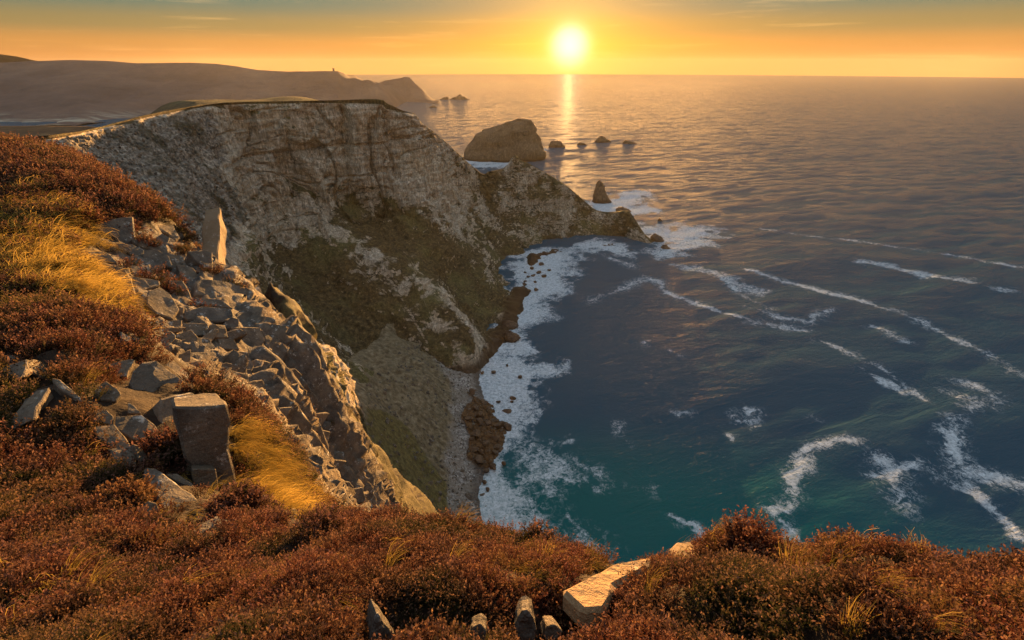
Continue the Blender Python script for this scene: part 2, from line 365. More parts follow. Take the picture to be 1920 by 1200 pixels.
for ci, c in enumerate(HP):
    rim = c[0]; foot = c[-1]
    out = rim - foot; out[2] = 0; out /= np.linalg.norm(out) + 1e-9
    if ci <= 3: back = [rim + out * 420 + [0, 0, -80], rim + out * 90 + [0, 0, -15], rim + out * 5 + [0, 0, (-0.6, -0.55, -0.45, -0.25)[ci]]]
    elif ci <= 6: back = [rim + out * 420 + [0, 0, -60], rim + out * 90 + [0, 0, -4], rim + out * 4 + [0, 0, 0.0]]
    elif ci <= 6.5: back = [rim + out * 420 + [0, 0, -14], rim + out * 150 + [0, 0, 2.0], rim + out * 22 + [0, 0, 1.0]]
    elif ci == 7: back = [rim + [-60, 260, -60], rim + [-30, 80, -5], rim + [-1, 5, 0.1]]
    elif ci == 8: back = [rim + [10, 150, -118], rim + [0, 70, -50], rim + [0.5, 5, -0.6]]
    else:
        o2 = np.array([0.25, 0.97, 0]); h = rim[2]
        back = [np.array([*(rim + o2 * (12 + h * 1.1))[:2], -12]), np.array([*(rim + o2 * (6 + h * 0.55))[:2], h * 0.42]), np.array([*(rim + o2 * (2 + h * 0.10))[:2], h * 0.90])]
    under = foot + (foot - c[-2]) * 0.6 / max(1e-6, 1) ; under = np.array([foot[0] + (foot[0] - c[-3][0]) * 0.5 + 2, foot[1] - 8, foot[2] - (10 if foot[2] < 1 else 45)])
    rows.append(np.array(back + list(c) + [under]))
G = np.array(rows)                      # columns x rows x 3
nu, nv = 930, 430
# spread samples along u by arc length in the rim/mid rows, along v with most samples on the visible face
seg = np.linalg.norm(np.diff(G[:, 6], axis=0), axis=1) + 0.5 * np.linalg.norm(np.diff(G[:, 3], axis=0), axis=1)
cum = np.concatenate([[0], np.cumsum(seg)]); us = np.interp(np.linspace(0, cum[-1], nu), cum, np.arange(len(cum)))
vk = np.array([0, 1, 2, 3, 4, 5, 6, 7, 8, 9, 10, 11]); vw = np.array([0.25, 0.25, 0.5, 1.2, 1.2, 1.1, 1.1, 1.4, 1.4, 1.2, 0.35])
vc = np.concatenate([[0], np.cumsum(vw)]); vs_ = np.interp(np.linspace(0, vc[-1], nv), vc, vk)
H = catmull(np.swapaxes(catmull(G, us, 0.34), 0, 1), vs_, 0.26); H = np.swapaxes(H, 0, 1)
U, Vv = np.meshgrid(us, vs_, indexing='ij')
# the broken skyline of the ridge
SKY_PX = np.array([(718, 195), (723, 203), (745, 207), (775, 212), (786, 228), (802, 241), (830, 262), (860, 290), (882, 309), (900, 324), (907, 327), (916, 321), (940, 319), (951, 310), (958, 297), (966, 289), (973, 299), (990, 306), (1010, 317), (1035, 331), (1060, 347), (1085, 368), (1110, 390), (1125, 398), (1140, 402), (1155, 398), (1168, 394), (1180, 395), (1190, 411), (1205, 434), (1222, 456), (1240, 473)], float)
jr = int(np.argmin(np.abs(vs_ - 3.0))); rimv = H[:, jr]; fw_ = rimv[:, 1] * CP - (rimv[:, 2] - CAM_Z) * SP; rpx = 960 + F * rimv[:, 0] / fw_
want = np.interp(rpx, SKY_PX[:, 0], SKY_PX[:, 1]); dzr = np.zeros(nu)
for i in range(nu):
    if rpx[i] > 716: dzr[i] = at(rpx[i], want[i], y=rimv[i, 1])[2] - rimv[i, 2]
H[..., 2] += dzr[:, None] * np.exp(-((Vv - 3.0) / 0.7) ** 2)
Nrm = grid_normals(H)
if Nrm[nu // 2, nv // 2, 1] > 0: Nrm = -Nrm
x, y, z = H[..., 0], H[..., 1], H[..., 2]
face = sstep(2.9, 3.4, Vv) * sstep(11.0, 9.8, Vv)            # 1 on the visible face
cliff = sstep(3.0, 3.3, Vv) * sstep(7.6, 6.6, Vv) * sstep(3.4, 4.8, U) * sstep(12.5, 9.0, U)     # the pale vertical cliff
low = sstep(6.8, 8.0, Vv)
screem = sstep(3.0, 3.5, Vv) * sstep(9.2, 7.6, Vv + 0.5 * (U - 2)) * sstep(4.8, 3.2, U + 0.9 * fbm(x / 25, y / 25, z / 25, 4, 5))
wx = x + 6 * vnoise(x / 30, y / 30, z / 30, 90); wy = y + 6 * vnoise(x / 30, y / 30, z / 30, 91); wz = z + 3 * vnoise(x / 22, y / 22, z / 22, 92)
s = wx * 0.80 + wy * 0.60                                      # along-face coordinate
big = fbm(wx / 60, wy / 60, wz / 70, 3, 1)
ribs = ridged(s / 26, wz / 160, 0 * s, 3, 3)
crack = ridged(s / 11 + 0.05 * wz, wz / 60, wx / 90, 2, 8)
block = hash01(np.floor(s / 7.5 + 0.3 * vnoise(s / 20, wz / 9, 0 * s, 33)), np.floor(wz / 10.0 + 0.35 * vnoise(s / 15, 0 * s, wz / 30, 34)), 0 * s, 12) - 0.5
block2 = hash01(np.floor(s / 3.1), np.floor(wz / 3.4 + 0.3 * vnoise(s / 7, wz / 30, 0 * s, 35)), np.floor(wy / 9), 13) - 0.5
ledge = (wz / 5.5 + 0.25 * vnoise(s / 18, 0 * s, 0 * s, 36)) % 1.0
fine1 = fbm(x / 9, y / 9, z / 9, 5, 20, 0.62); fine2 = fbm(x / 1.9, y / 1.9, z / 1.9, 3, 27, 0.6)
gul = ridged((s + 0.5 * z) / 34 + 0.4 * big, wz / 120, 0 * s, 3, 44)
d = face * (3.6 * big + 2.2 * fine1 + 0.9 * fine2)
cr2 = 1 - 2 * np.abs(vnoise(s / 6.5 + 0.6 * vnoise(s / 9, wz / 14, 0 * s, 61), wz / 45, 0 * s, 62)); cr3 = 1 - 2 * np.abs(vnoise(s / 16 + 0.5 * vnoise(s / 9, wz / 20, 0 * s, 63), wz / 70, 0 * s, 64))
lg2 = 1 - 2 * np.abs(vnoise(s / 40, wz / 6.0 + 0.4 * vnoise(s / 12, wz / 12, 0 * s, 65), 0 * s, 66))
d = d - cliff * (2.8 * sstep(0.80, 0.95, cr2) + 5.0 * sstep(0.82, 0.96, cr3) + 1.9 * sstep(0.80, 0.95, lg2))
d = d + cliff * (4.2 * ribs - 3.0 * sstep(0.55, 0.95, crack) + 2.2 * block + 1.1 * block2 + 0.9 * (ledge - 0.5))
d = d + face * (1 - cliff) * (1 - screem) * (5.0 * gul + 5.0 * fbm(x / 24, y / 24, z / 24, 6, 51, 0.62) + 1.5 * block2 + 2.2 * block + 2.2 * ridged(x / 14, y / 14, z / 20, 3, 53))
# a dark bedding crack runs right across the pale cliff
crk = np.exp(-((z - (88 + 0.010 * (x + 100) + 1.5 * vnoise(x / 20, 0 * x, 0 * x, 70))) / 0.9) ** 2); d = d - cliff * crk * 2.6
d = d + screem * (0.6 * fine2 + 0.5 * (hash01(np.floor(x / 1.4), np.floor(y / 1.4), np.floor(z / 1.4), 5) - 0.5))
# named spurs and gullies of the slope below the cliff
def near_pix(L):
    dx, dy, dz_ = x, y, z - CAM_Z; fw = dy * CP - dz_ * SP; pu = 960 + F * dx / fw; pv = 600 - F * (dy * SP + dz_ * CP) / fw
    out = []
    for a, b in L:
        q = np.hypot(pu - a, pv - b) + 1e4 * ((Vv < 3) | (Vv > 10.3)); i = np.unravel_index(np.argmin(q), q.shape); out.append(H[i])
    return out
def dist3(L):
    Q = near_pix(L); best = np.full(x.shape, 1e9)
    for p, q in zip(Q[:-1], Q[1:]):
        e = q - p; t = np.clip(((H - p) @ e) / (e @ e + 1e-9), 0, 1); best = np.minimum(best, np.linalg.norm(H - p - t[..., None] * e, axis=-1))
    return best
spur = 0
for L, amp_, w_ in [([(640, 435), (700, 490), (760, 530), (805, 565), (850, 625), (866, 680)], 8.0, 9), ([(780, 260), (815, 330), (850, 400), (890, 470), (905, 540)], 5.0, 11), ([(560, 475), (620, 560), (690, 630), (745, 690)], -8.0, 13), ([(690, 395), (790, 470), (870, 550), (900, 610)], -7.0, 12),
    ([(640, 375), (690, 380), (740, 395)], -6.0, 9), ([(428, 300), (440, 380), (462, 470)], 4.5, 4), ([(452, 320), (470, 400), (480, 440)], -4.0, 4), ([(545, 300), (552, 400)], -3.5, 4), ([(500, 330), (520, 440)], 3.5, 6), ([(585, 200), (590, 330)], -3.0, 3.5), ([(640, 200), (640, 290)], -2.5, 3), ([(735, 600), (735, 735)], -3.5, 2.5), ([(780, 690), (785, 730)], -6.0, 5), ([(690, 700), (700, 760)], 3.5, 7), ([(960, 300), (985, 380), (1000, 460)], 4.0, 8), ([(1050, 350), (1060, 430)], 3.0, 7), ([(800, 590), (840, 640), (858, 690)], 7.0, 9), ([(905, 330), (940, 420), (950, 490)], -5.0, 9)]:
    dd_ = dist3(L); spur = spur + amp_ * np.exp(-np.abs(dd_ / w_ * (1 + 0.35 * fine1)) ** (1.3 if amp_ > 0 else 2.0))
d = d + face * (1 - screem) * spur
d = d * sstep(3.0, 3.25, Vv) + (1 - face) * (1.2 * fbm(x / 30, y / 30, z / 30, 3, 80))
d = d * (1 - 0.5 * sstep(14.5, 17, U)) * (1 - 0.35 * sstep(12.0, 14.5, U))
Nf = Nrm.copy(); Nf[..., 2] *= 0.55
H2 = H + Nf * d[..., None]
n2 = grid_normals(H2)
if n2[nu // 2, nv // 2, 1] > 0: n2 = -n2
flat = n2[..., 2]
veg = (0.34 + 0.42 * (sstep(0.25, 0.75, flat) - 0.35)) * (1 - 0.55 * cliff) + 0.10 * low + 0.30 * np.exp(-(((U - 7.6) / 0.9) ** 2 + ((Vv - 9.3) / 0.9) ** 2)) - 0.040 * np.clip(spur, -5, 8)
veg = veg + 0.45 * np.exp(-(((U - 8.1) / 1.3) ** 2 + ((Vv - 6.9) / 0.7) ** 2)) + 0.35 * np.exp(-(((U - 5.4) / 1.0) ** 2 + ((Vv - 8.4) / 0.8) ** 2)) + 0.16 * sstep(8.4, 9.6, U)
veg = np.where(Vv < 3.05, 1.2, veg) * (1 - screem)
wet = sstep(7.0, 2.5, H2[..., 2] + 1.5 * fine1) * sstep(9.3, 9.9, Vv) * 0.9
scree_a = np.clip(screem * 1.1, 0, 1) 
hl = link("headland", mesh_np("headland", H2, grid_faces(nu, nv), True, {'veg': veg, 'scree': scree_a, 'wet': wet}), M_CLIFF)
tag(hl, "high rocky headland with pale cliff and rubble slope across the bay", kind="structure")
# ------------------------------------------------------------------ sea
def sea_pts(L): return [tuple(at(px, py, z=0)[:2]) for px, py in L]
ns_u, ns_r = 540, 640
az = np.radians(np.concatenate([np.linspace(-75, -30, 60)[:-1], np.linspace(-30, 50, ns_u - 119), np.linspace(50, 75, 61)[1:]]))
rr = np.concatenate([np.geomspace(45, 1200, 500)[:-1], np.geomspace(1200, 8000, 141)])
A, R_ = np.meshgrid(az, rr, indexing='ij')
sx, sy = R_ * np.sin(A), R_ * np.cos(A)
sz = 0.55 * vnoise((sx * 0.9 + sy * 0.42) / 70, (sy * 0.9 - sx * 0.42) / 26, 0 * sx, 301) + 0.30 * vnoise((sx * 0.9 + sy * 0.42) / 22, (sy * 0.9 - sx * 0.42) / 8, 0 * sx, 302)
sz = sz * sstep(6000, 800, R_)
FOAM = [   # (photo polyline on the water, half width in metres, strength)
    ([(1010, 478), (1040, 482), (1030, 500)], 12, 1.0), ([(1005, 490), (1000, 520), (1020, 540)], 13, 1.0), ([(985, 560), (975, 590), (990, 545)], 10, 1.0),
    ([(965, 600), (950, 640), (970, 650)], 7, 1.0), ([(905, 668), (930, 690), (960, 690)], 7, 1.05), ([(915, 700), (950, 730), (985, 700)], 9, 1.1), ([(920, 740), (950, 760), (965, 740)], 8, 1.05),
    ([(935, 780), (945, 810)], 5, 0.9), ([(955, 800), (975, 845), (1000, 880), (1035, 920)], 2.6, 0.95), ([(925, 830), (915, 880), (920, 930), (940, 980), (960, 1000)], 5.5, 1.0), ([(905, 880), (910, 930)], 4, 1.0),
    ([(960, 930), (985, 950), (970, 985)], 4, 0.62), ([(1010, 860), (1045, 880), (1000, 900)], 5, 0.55), ([(1030, 1005), (1075, 1030), (1090, 1000), (1120, 1035)], 3.5, 0.72), ([(1060, 960), (1080, 990), (1130, 1030)], 2, 0.5),
    ([(1150, 385), (1180, 372), (1190, 362)], 14, 0.85), ([(1130, 385), (1150, 400), (1200, 395)], 14, 0.95), ([(1215, 430), (1260, 445), (1300, 435)], 16, 0.78), ([(1245, 475), (1270, 465), (1310, 455)], 9, 0.72),
    ([(1100, 462), (1130, 458), (1155, 470)], 9, 0.85), ([(1148, 485), (1185, 498)], 3, 0.62), ([(866, 300), (900, 306), (940, 303)], 12, 1.0), ([(945, 300), (980, 285), (1020, 280)], 9, 0.7), ([(900, 312), (930, 310), (960, 300)], 12, 0.9),
    ([(1105, 565), (1150, 548), (1210, 520), (1235, 525), (1245, 545), (1300, 568), (1370, 590), (1420, 605), (1510, 620)], 2.6, 0.66),
    ([(1405, 507), (1450, 520), (1530, 543), (1600, 560), (1700, 590), (1790, 635), (1850, 665), (1900, 700)], 2.4, 0.74),
    ([(1280, 500), (1330, 510), (1380, 530), (1420, 545)], 6, 0.46), ([(1400, 575), (1450, 593), (1510, 602), (1560, 580)], 2.2, 0.6), ([(1350, 520), (1400, 555), (1440, 580)], 2.6, 0.55),
    ([(1540, 640), (1590, 660), (1640, 685), (1690, 715), (1730, 745)], 2.0, 0.66), ([(1610, 690), (1660, 715), (1700, 735)], 1.8, 0.6),
    ([(1430, 428), (1500, 440), (1580, 448)], 2.4, 0.5), ([(1580, 448), (1700, 466), (1800, 480), (1910, 500)], 2.4, 0.62), ([(1615, 490), (1670, 500), (1730, 515), (1820, 530)], 4.5, 0.62), ([(1860, 540), (1900, 545)], 3.5, 0.6),
    ([(1640, 610), (1655, 615), (1700, 640)], 2.4, 0.58), ([(1395, 785), (1405, 770)], 2.2, 0.95), ([(1160, 790), (1163, 803), (1170, 820), (1182, 835)], 1.1, 0.75), ([(1370, 825), (1376, 815)], 0.9, 0.7), ([(1258, 775), (1280, 778)], 1.2, 0.55),
    ([(1600, 826), (1560, 828), (1525, 832), (1505, 845)], 1.6, 0.82), ([(1515, 835), (1510, 860), (1490, 885), (1488, 910), (1490, 935), (1478, 955), (1455, 955)], 1.9, 0.98), ([(1455, 960), (1478, 985), (1480, 1010)], 1.3, 0.9),
    ([(1655, 865), (1670, 885), (1690, 920), (1685, 950)], 2.4, 0.98), ([(1640, 893), (1665, 895)], 1.8, 0.9), ([(1680, 880), (1720, 868), (1750, 880), (1790, 905)], 1.9, 0.78),
    ([(1795, 790), (1785, 820), (1785, 850), (1800, 870), (1850, 890), (1905, 905)], 2.3, 1.0), ([(1800, 875), (1830, 890), (1880, 903)], 2.6, 1.0), ([(1800, 880), (1830, 920), (1860, 960), (1910, 1005)], 1.7, 0.72), ([(1770, 890), (1810, 915)], 1.5, 0.7),
    ([(1795, 715), (1830, 725), (1870, 740), (1850, 760), (1815, 765)], 2.2, 0.66), ([(1770, 735), (1810, 745)], 1.8, 0.62), ([(1270, 968), (1300, 980), (1320, 1000), (1330, 1030)], 1.5, 0.78), ([(1120, 915), (1145, 912)], 1.3, 0.55), ([(1180, 912), (1225, 922)], 1.2, 0.52),
    ([(1080, 865), (1110, 880), (1125, 890)], 1.8, 0.5), ([(1040, 830), (1068, 822)], 1.4, 0.6), ([(1265, 775), (1290, 772)], 1.2, 0.55), ([(1520, 780), (1540, 785)], 1.2, 0.55), ([(1200, 645), (1215, 640)], 2.0, 0.55), ([(1255, 660), (1275, 668)], 1.8, 0.45),
]
foam = np.zeros_like(sx)
wob = 1 + 0.95 * fbm(sx / 9, sy / 9, 0 * sx, 3, 400)
for pts, w, st in FOAM:
    if w < 4.2: w, st = w * 0.72, st * 0.92
    Q = sea_pts(pts); Qa = np.array(Q)
    bb = (sx > Qa[:, 0].min() - 6 * w) & (sx < Qa[:, 0].max() + 6 * w) & (sy > Qa[:, 1].min() - 6 * w) & (sy < Qa[:, 1].max() + 6 * w)
    dd = poly_dist(sx[bb] + 2.6 * fbm(sx[bb] / 7, sy[bb] / 7, 0 * sx[bb], 3, 410), sy[bb] + 2.6 * fbm(sx[bb] / 7, sy[bb] / 7, 0 * sx[bb], 3, 411), Q)
    gap = 1.0 if w > 4.2 else 0.80 + 0.85 * fbm(sx[bb] / 14, sy[bb] / 14, 0 * sx[bb], 3, 420)
    foam[bb] = np.maximum(foam[bb], st * gap * sstep(2.3, 0.1, dd / (w * np.maximum(wob[bb], 0.3))))
    if w < 4.2: foam[bb] = np.maximum(foam[bb], 0.50 * st * sstep(6.0, 0.5, dd / w) * np.clip(0.7 + 0.9 * fbm(sx[bb] / 11, sy[bb] / 11, 0 * sx[bb], 3, 430), 0, 1.2))
shal = sstep(150, 60, np.hypot(sx - 25, (sy - 85) * 1.6)) * 0.9
sea = link("sea", mesh_np("sea", np.stack([sx, sy, sz], -1), grid_faces(len(az), len(rr)), True, {'foam': foam, 'shallow': shal, 'off': sstep(350, 1000, R_)}), M_SEA)
tag(sea, kind="structure")

# ------------------------------------------------------------------ far coast
def mat_far():
    k = NT("far_moor"); P = k.pos
    n = k.noise(P, 0.007, 6, 0.65); f = k.noise(k.scale(P, (0.004, 0.018, 0.02)), 1.0, 6, 0.7)
    col = k.ramp(n, [(0.3, (0.11, 0.072, 0.062)), (0.55, (0.17, 0.112, 0.092)), (0.75, (0.23, 0.155, 0.115))])
    fl = k.m('MULTIPLY', k.attr('field'), k.rng(f, 0.44, 0.58))
    col = k.mix(fl, col, (0.50, 0.44, 0.34))
    k.principled(col, 0.95, k.bump(k.noise(P, 0.02, 7, 0.65), 0.8, 14.0), 0.1)
    return k.mat
M_FAR = mat_far()
def ridge_sheet(name, sky_line, depth, near_py, nu, nv, seed, amp, field=None, near_z=12.0, back=1500, prof=None, tip=None):
    """A hill range: ridge at the skyline, falling towards the viewer to near_z and away behind."""
    px = np.array([p[0] for p in sky_line], float); py = np.array([p[1] for p in sky_line], float)
    xs = np.linspace(px[0], px[-1], nu); ys = np.interp(xs, px, py); dep = np.interp(xs, [q[0] for q in depth], [q[1] for q in depth])
    npy = np.interp(xs, [q[0] for q in near_py], [q[1] for q in near_py])
    top = np.array([at(a, b, y=c) for a, b, c in zip(xs, ys, dep)])
    bot = np.array([at(a, b, z=near_z) for a, b in zip(xs, npy)])
    if tip is not None:
        steepb = top.copy(); steepb[:, :2] *= (1 - 170 / top[:, 1])[:, None]; steepb[:, 2] = near_z
        wt_ = sstep(tip[0], tip[1], xs)[:, None]; bot = bot * (1 - wt_) + steepb * wt_
    tt = np.linspace(-0.6, 1.0, nv)
    P = np.zeros((nu, nv, 3))
    for j, t in enumerate(tt):
        if t < 0:
            P[:, j] = top; P[:, j, 1] += -t * back; P[:, j, 2] = top[:, 2] * (1 - (-t / 0.6) ** 1.5) - 30 * (-t / 0.6)
        else:
            w = prof(t) if prof else t
            P[:, j, :2] = top[:, :2] * (1 - t) + bot[:, :2] * t
            P[:, j, 2] = top[:, 2] * (1 - w) + bot[:, 2] * w
    X, Y = P[..., 0], P[..., 1]
    fall = sstep(0.0, 0.25, tt)[None, :] * np.ones((nu, 1)) + sstep(0, -0.1, tt)[None, :]
    P[..., 2] += amp * fbm(X / 260, Y / 260, 0 * X, 5, seed, 0.55) * fall + 0.10 * amp * fbm(X / 60, Y / 60, 0 * X, 3, seed + 5) * (0.25 + fall)
    fa = field(xs, tt) if field else np.zeros((nu, nv))
    o = link(name, mesh_np(name, P, grid_faces(nu, nv), True, {'field': fa}), M_FAR)
    return o
def fieldf(xs, tt):
    X, T = np.meshgrid(xs, tt, indexing='ij'); return sstep(0.72, 0.86, T) * sstep(330, 150, X) * 1.0
fh = ridge_sheet("far_hills", [(-420, 100), (-150, 112), (0, 117), (60, 114), (130, 112), (200, 114), (250, 118), (350, 117), (400, 119), (440, 124), (480, 131), (540, 134), (600, 133), (632, 133), (641, 142), (648, 147), (665, 146), (676, 151), (690, 149), (706, 157), (720, 170), (735, 190), (744, 205)],
    [(-420, 2000), (300, 2100), (640, 2000), (744, 1850)], [(-420, 243), (0, 236), (150, 234), (300, 215), (500, 214), (640, 212), (700, 210), (744, 206)], 420, 120, 500, 20, fieldf, 2.0, prof=lambda t: 1 - (1 - t) ** 1.7, tip=(600, 690))
tag(fh, kind="structure")
f2 = ridge_sheet("far_headland", [(660, 168), (690, 160), (706, 157), (722, 151), (740, 148), (752, 146), (757, 144), (768, 145), (776, 154), (788, 165), (800, 177), (812, 186), (822, 188)],
    [(660, 2350), (760, 2300), (822, 2200)], [(660, 192), (760, 190.5), (822, 188.5)], 160, 70, 520, 10, None, -3.0, 400, tip=(0, 1))
tag(f2, kind="structure")
f3 = ridge_sheet("distant_mountain", [(-300, 108), (-120, 92), (-40, 96), (0, 101), (30, 105), (60, 112), (120, 122)], [(-300, 2500), (120, 2500)], [(-300, 150), (120, 150)], 80, 30, 540, 10, None, 20.0, 800)
tag(f3, kind="structure")

mo = ridge_sheet("moor", [(-420, 240), (-100, 237), (0, 236), (80, 235.5), (160, 236.5), (240, 244), (300, 262)], [(-420, 560), (160, 520), (300, 380)], [(-420, 300), (0, 285), (300, 285)], 160, 60, 560, 5, None, 72.0, 300)
tag(mo, kind="structure")
M_MOOR = NT("brown_moor"); M_MOOR.principled(M_MOOR.ramp(M_MOOR.noise(M_MOOR.pos, 0.06, 7, 0.7), [(0.3, (0.06, 0.032, 0.018)), (0.55, (0.14, 0.075, 0.035)), (0.75, (0.22, 0.13, 0.06))]), 0.95, None, 0.1)
mo.data.materials.clear(); mo.data.materials.append(M_MOOR.mat)
# ------------------------------------------------------------------ the near hillside, crag and cliff edge (height field about the camera)
NC = [   # visible ground: photo pixel + depth
    (960, 1200, 1.0), (600, 1195, 1.1), (300, 1195, 1.35), (0, 1190, 1.75), (1300, 1200, 1.0), (1650, 1195, 1.0), (1920, 1195, 1.05), (-250, 1150, 2.2), (2200, 1195, 1.1),
    (300, 1090, 2.5), (600, 1090, 1.95), (900, 1090, 1.75), (1100, 1110, 1.6), (1300, 1100, 1.7), (1600, 1110, 1.5), (1850, 1120, 1.45), (0, 1080, 3.0),
    (420, 1000, 3.9), (600, 1008, 3.1), (760, 1008, 2.9), (900, 1012, 2.6), (1000, 1040, 2.4), (1100, 1085, 2.15), (1220, 1082, 2.2), (1300, 1048, 2.4), (1410, 1045, 2.5), (1560, 1055, 2.4), (1700, 1082, 2.2), (1900, 1118, 2.0), (2200, 1150, 1.8),
    (0, 980, 4.8), (250, 985, 4.6), (130, 900, 6.4), (0, 860, 7.6), (280, 900, 6.6), (360, 930, 5.8), (380, 850, 8.2), (100, 800, 8.6), (-200, 850, 8.5), (-200, 700, 14),
    (250, 760, 10.0), (50, 700, 12.0), (160, 690, 12.5), (0, 620, 16), (290, 730, 11.5), (130, 560, 20), (220, 620, 17.5), (0, 500, 25), (-250, 520, 26), (60, 450, 29), (100, 400, 34), (200, 440, 33), (230, 480, 29), (0, 352, 45), (60, 322, 52), (-250, 320, 55),
    (0, 292, 66), (60, 304, 60), (130, 330, 54), (180, 352, 50), (240, 384, 47), (300, 418, 43), (340, 445, 41), (400, 505, 38),
    (300, 520, 29), (200, 520, 25), (250, 590, 21), (350, 560, 27), (440, 530, 36), (468, 572, 33), (400, 640, 22), (330, 680, 16), (450, 700, 20), (520, 625, 28), (510, 720, 21), (560, 660, 27), (600, 740, 26), (580, 850, 20), (640, 800, 27), (690, 880, 28), (720, 960, 27), (640, 950, 22),
    (430, 765, 11.5), (500, 860, 10.5), (470, 930, 7.6), (560, 940, 8.0), (540, 975, 5.6),
    (505, 530, 62), (550, 570, 60), (590, 630, 56), (606, 700, 52), (645, 780, 48), (520, 600, 56), (570, 660, 51),
    (700, 830, 58), (760, 900, 64), (800, 935, 68), (860, 988, 72), (740, 900, 56), (820, 990, 62),
]
NW = [   # hidden ground behind the edges, world metres
    (-90, 82, 113), (-115, 60, 122), (-140, 110, 112), (-100, 120, 106), (-60, 78, 112), (-48, 68, 106), (-40, 62, 102), (-33, 56, 100), (-27, 50, 98), (-24, 44, 100), (-22, 52, 94),
    (-42, 76, 84), (-34, 74, 82), (-28, 70, 78), (-22, 64, 74), (-16, 42, 92), (-13, 38, 92), (-12, 40, 84), (-60, 95, 80), (-90, 140, 60),
    (-4.5, 16, 108), (-3, 30, 84), (-8, 84, 22), (-14, 90, 20), (-24, 92, 30), (4, 80, 8), (-2, 60, 44), (0, 95, -12), (20, 85, -12), (-20, 125, -5), (60, 80, -14), (120, 80, -14), (40, 120, -14), (120, 120, -14), (-60, 130, 20),
    (-1.2, 5.2, 123.5), (0.0, 4.6, 123.0), (1.2, 4.2, 123.2), (2.6, 4.4, 123.2), (4.4, 3.6, 123.6), (6.5, 3.0, 124.0), (0, 9, 114), (4, 9, 113), (9, 7, 114), (0, 22, 84), (12, 20, 86), (25, 18, 88), (10, 48, 30), (40, 40, 34), (70, 30, 46), (30, 62, -8), (70, 60, -10), (14, 62, 4),
    (0, 0, 128.5), (0, -2, 129.2), (-4, -2, 129.0), (4, -2, 128.8), (0, -12, 132), (-12, -10, 131), (12, -10, 130), (-20, 0, 128.5), (-30, 10, 127.5), (22, 0, 124), (50, -10, 118), (-60, 20, 127), (-60, -20, 134), (0, -60, 140), (60, -60, 134), (-120, 0, 134), (-100, -80, 140), (90, 0, 80), (120, 20, 20), (120, -60, 120),
]
NP = np.array([at(px, py, y=yy) for px, py, yy in NC] + [np.array(w, float) for w in NW])
LB = 12.0
def warp(xx, yy):
    """Near ground is looked at far more closely than ground further off: interpolate in log-radius space."""
    r = np.hypot(xx, yy) + 0.8
    return xx / r * np.log1p(r) * LB, yy / r * np.log1p(r) * LB
cx, cy = warp(NP[:, 0], NP[:, 1])
K = np.hypot(cx[:, None] - cx[None], cy[:, None] - cy[None])
nC = len(NP); Aug = np.zeros((nC + 1, nC + 1)); Aug[:nC, :nC] = K - 0.02 * np.eye(nC); Aug[:nC, nC] = 1; Aug[nC, :nC] = 1
rad_c = np.hypot(NP[:, 0], NP[:, 1])
wts = np.linalg.solve(Aug, np.concatenate([NP[:, 2], [0]]))
def base_z(xx, yy):
    a, b = warp(xx, yy); out = np.full(xx.shape, wts[-1])
    for i in range(nC): out = out + wts[i] * np.hypot(a - cx[i], b - cy[i])
    return out
azn = np.radians(np.concatenate([np.linspace(-180, -66, 40)[:-1], np.linspace(-66, 66, 760), np.linspace(66, 180, 40)[1:]]))
rn = np.geomspace(0.35, 130, 560)
An, Rn = np.meshgrid(azn, rn, indexing='ij')
nx, ny = Rn * np.sin(An), Rn * np.cos(An)
nz0 = base_z(nx, ny)
# soften the cone points of the interpolation a little
for _ in range(6):
    nz0[1:-1, 1:-1] = 0.5 * nz0[1:-1, 1:-1] + 0.125 * (nz0[2:, 1:-1] + nz0[:-2, 1:-1] + nz0[1:-1, 2:] + nz0[1:-1, :-2])
lr = np.log(rn)
def z_lookup(Z, xx, yy):
    a = np.arctan2(xx, yy); r = np.log(np.clip(np.hypot(xx, yy), rn[0], rn[-1]))
    fi = np.interp(a, azn, np.arange(len(azn))); fj = np.interp(r, lr, np.arange(len(rn)))
    i = np.clip(fi.astype(int), 0, len(azn) - 2); j = np.clip(fj.astype(int), 0, len(rn) - 2); u, v = fi - i, fj - j
    return Z[i, j] * (1 - u) * (1 - v) + Z[i + 1, j] * u * (1 - v) + Z[i, j + 1] * (1 - u) * v + Z[i + 1, j + 1] * u * v
def hit(px, py, Z=None, tmax=128):
    """First point of the near ground along the line of sight through a photo pixel."""
    Z = nz0 if Z is None else Z
    d = ray(px, py); h = math.hypot(d[0], d[1]); ts = np.geomspace(0.5, tmax, 1400) / h
    pz = CAM_Z + d[2] * ts; g = z_lookup(Z, d[0] * ts, d[1] * ts)
    k = np.argmax(pz < g)
    if not (pz < g).any(): return None
    return np.array([d[0] * ts[k], d[1] * ts[k], g[k]])
def hit_poly(L):
    out = []
    for p in L:
        h = hit(*p)
        if h is not None: out.append(h[:2])
    return out
def region(L, soft=0.15):
    """Soft mask over the height field of a ground patch whose corners are given as photo pixels."""
    Q = hit_poly(L); ins = in_poly(nx, ny, Q); d_ = poly_dist(nx, ny, Q, True); w = soft * np.maximum(Rn * 0.25, 0.4)
    return sstep(-1, 1, np.where(ins, d_, -d_) / w)
CRAG_PX = [(150, 505), (165, 470), (250, 440), (320, 425), (400, 500), (440, 515), (474, 560), (520, 610), (565, 645), (610, 710), (650, 800), (700, 870), (735, 965), (640, 985), (600, 960), (545, 860), (470, 790), (435, 770), (350, 760), (335, 705), (275, 655), (255, 600), (185, 540)]
SLAB_PX = [(190, 760), (260, 690), (330, 690), (360, 740), (435, 760), (445, 925), (400, 970), (360, 1000), (270, 1000), (250, 900), (200, 850)]
GRASS1_PX = [(0, 420), (60, 450), (130, 492), (190, 550), (236, 615), (226, 660), (150, 630), (60, 590), (0, 540)]
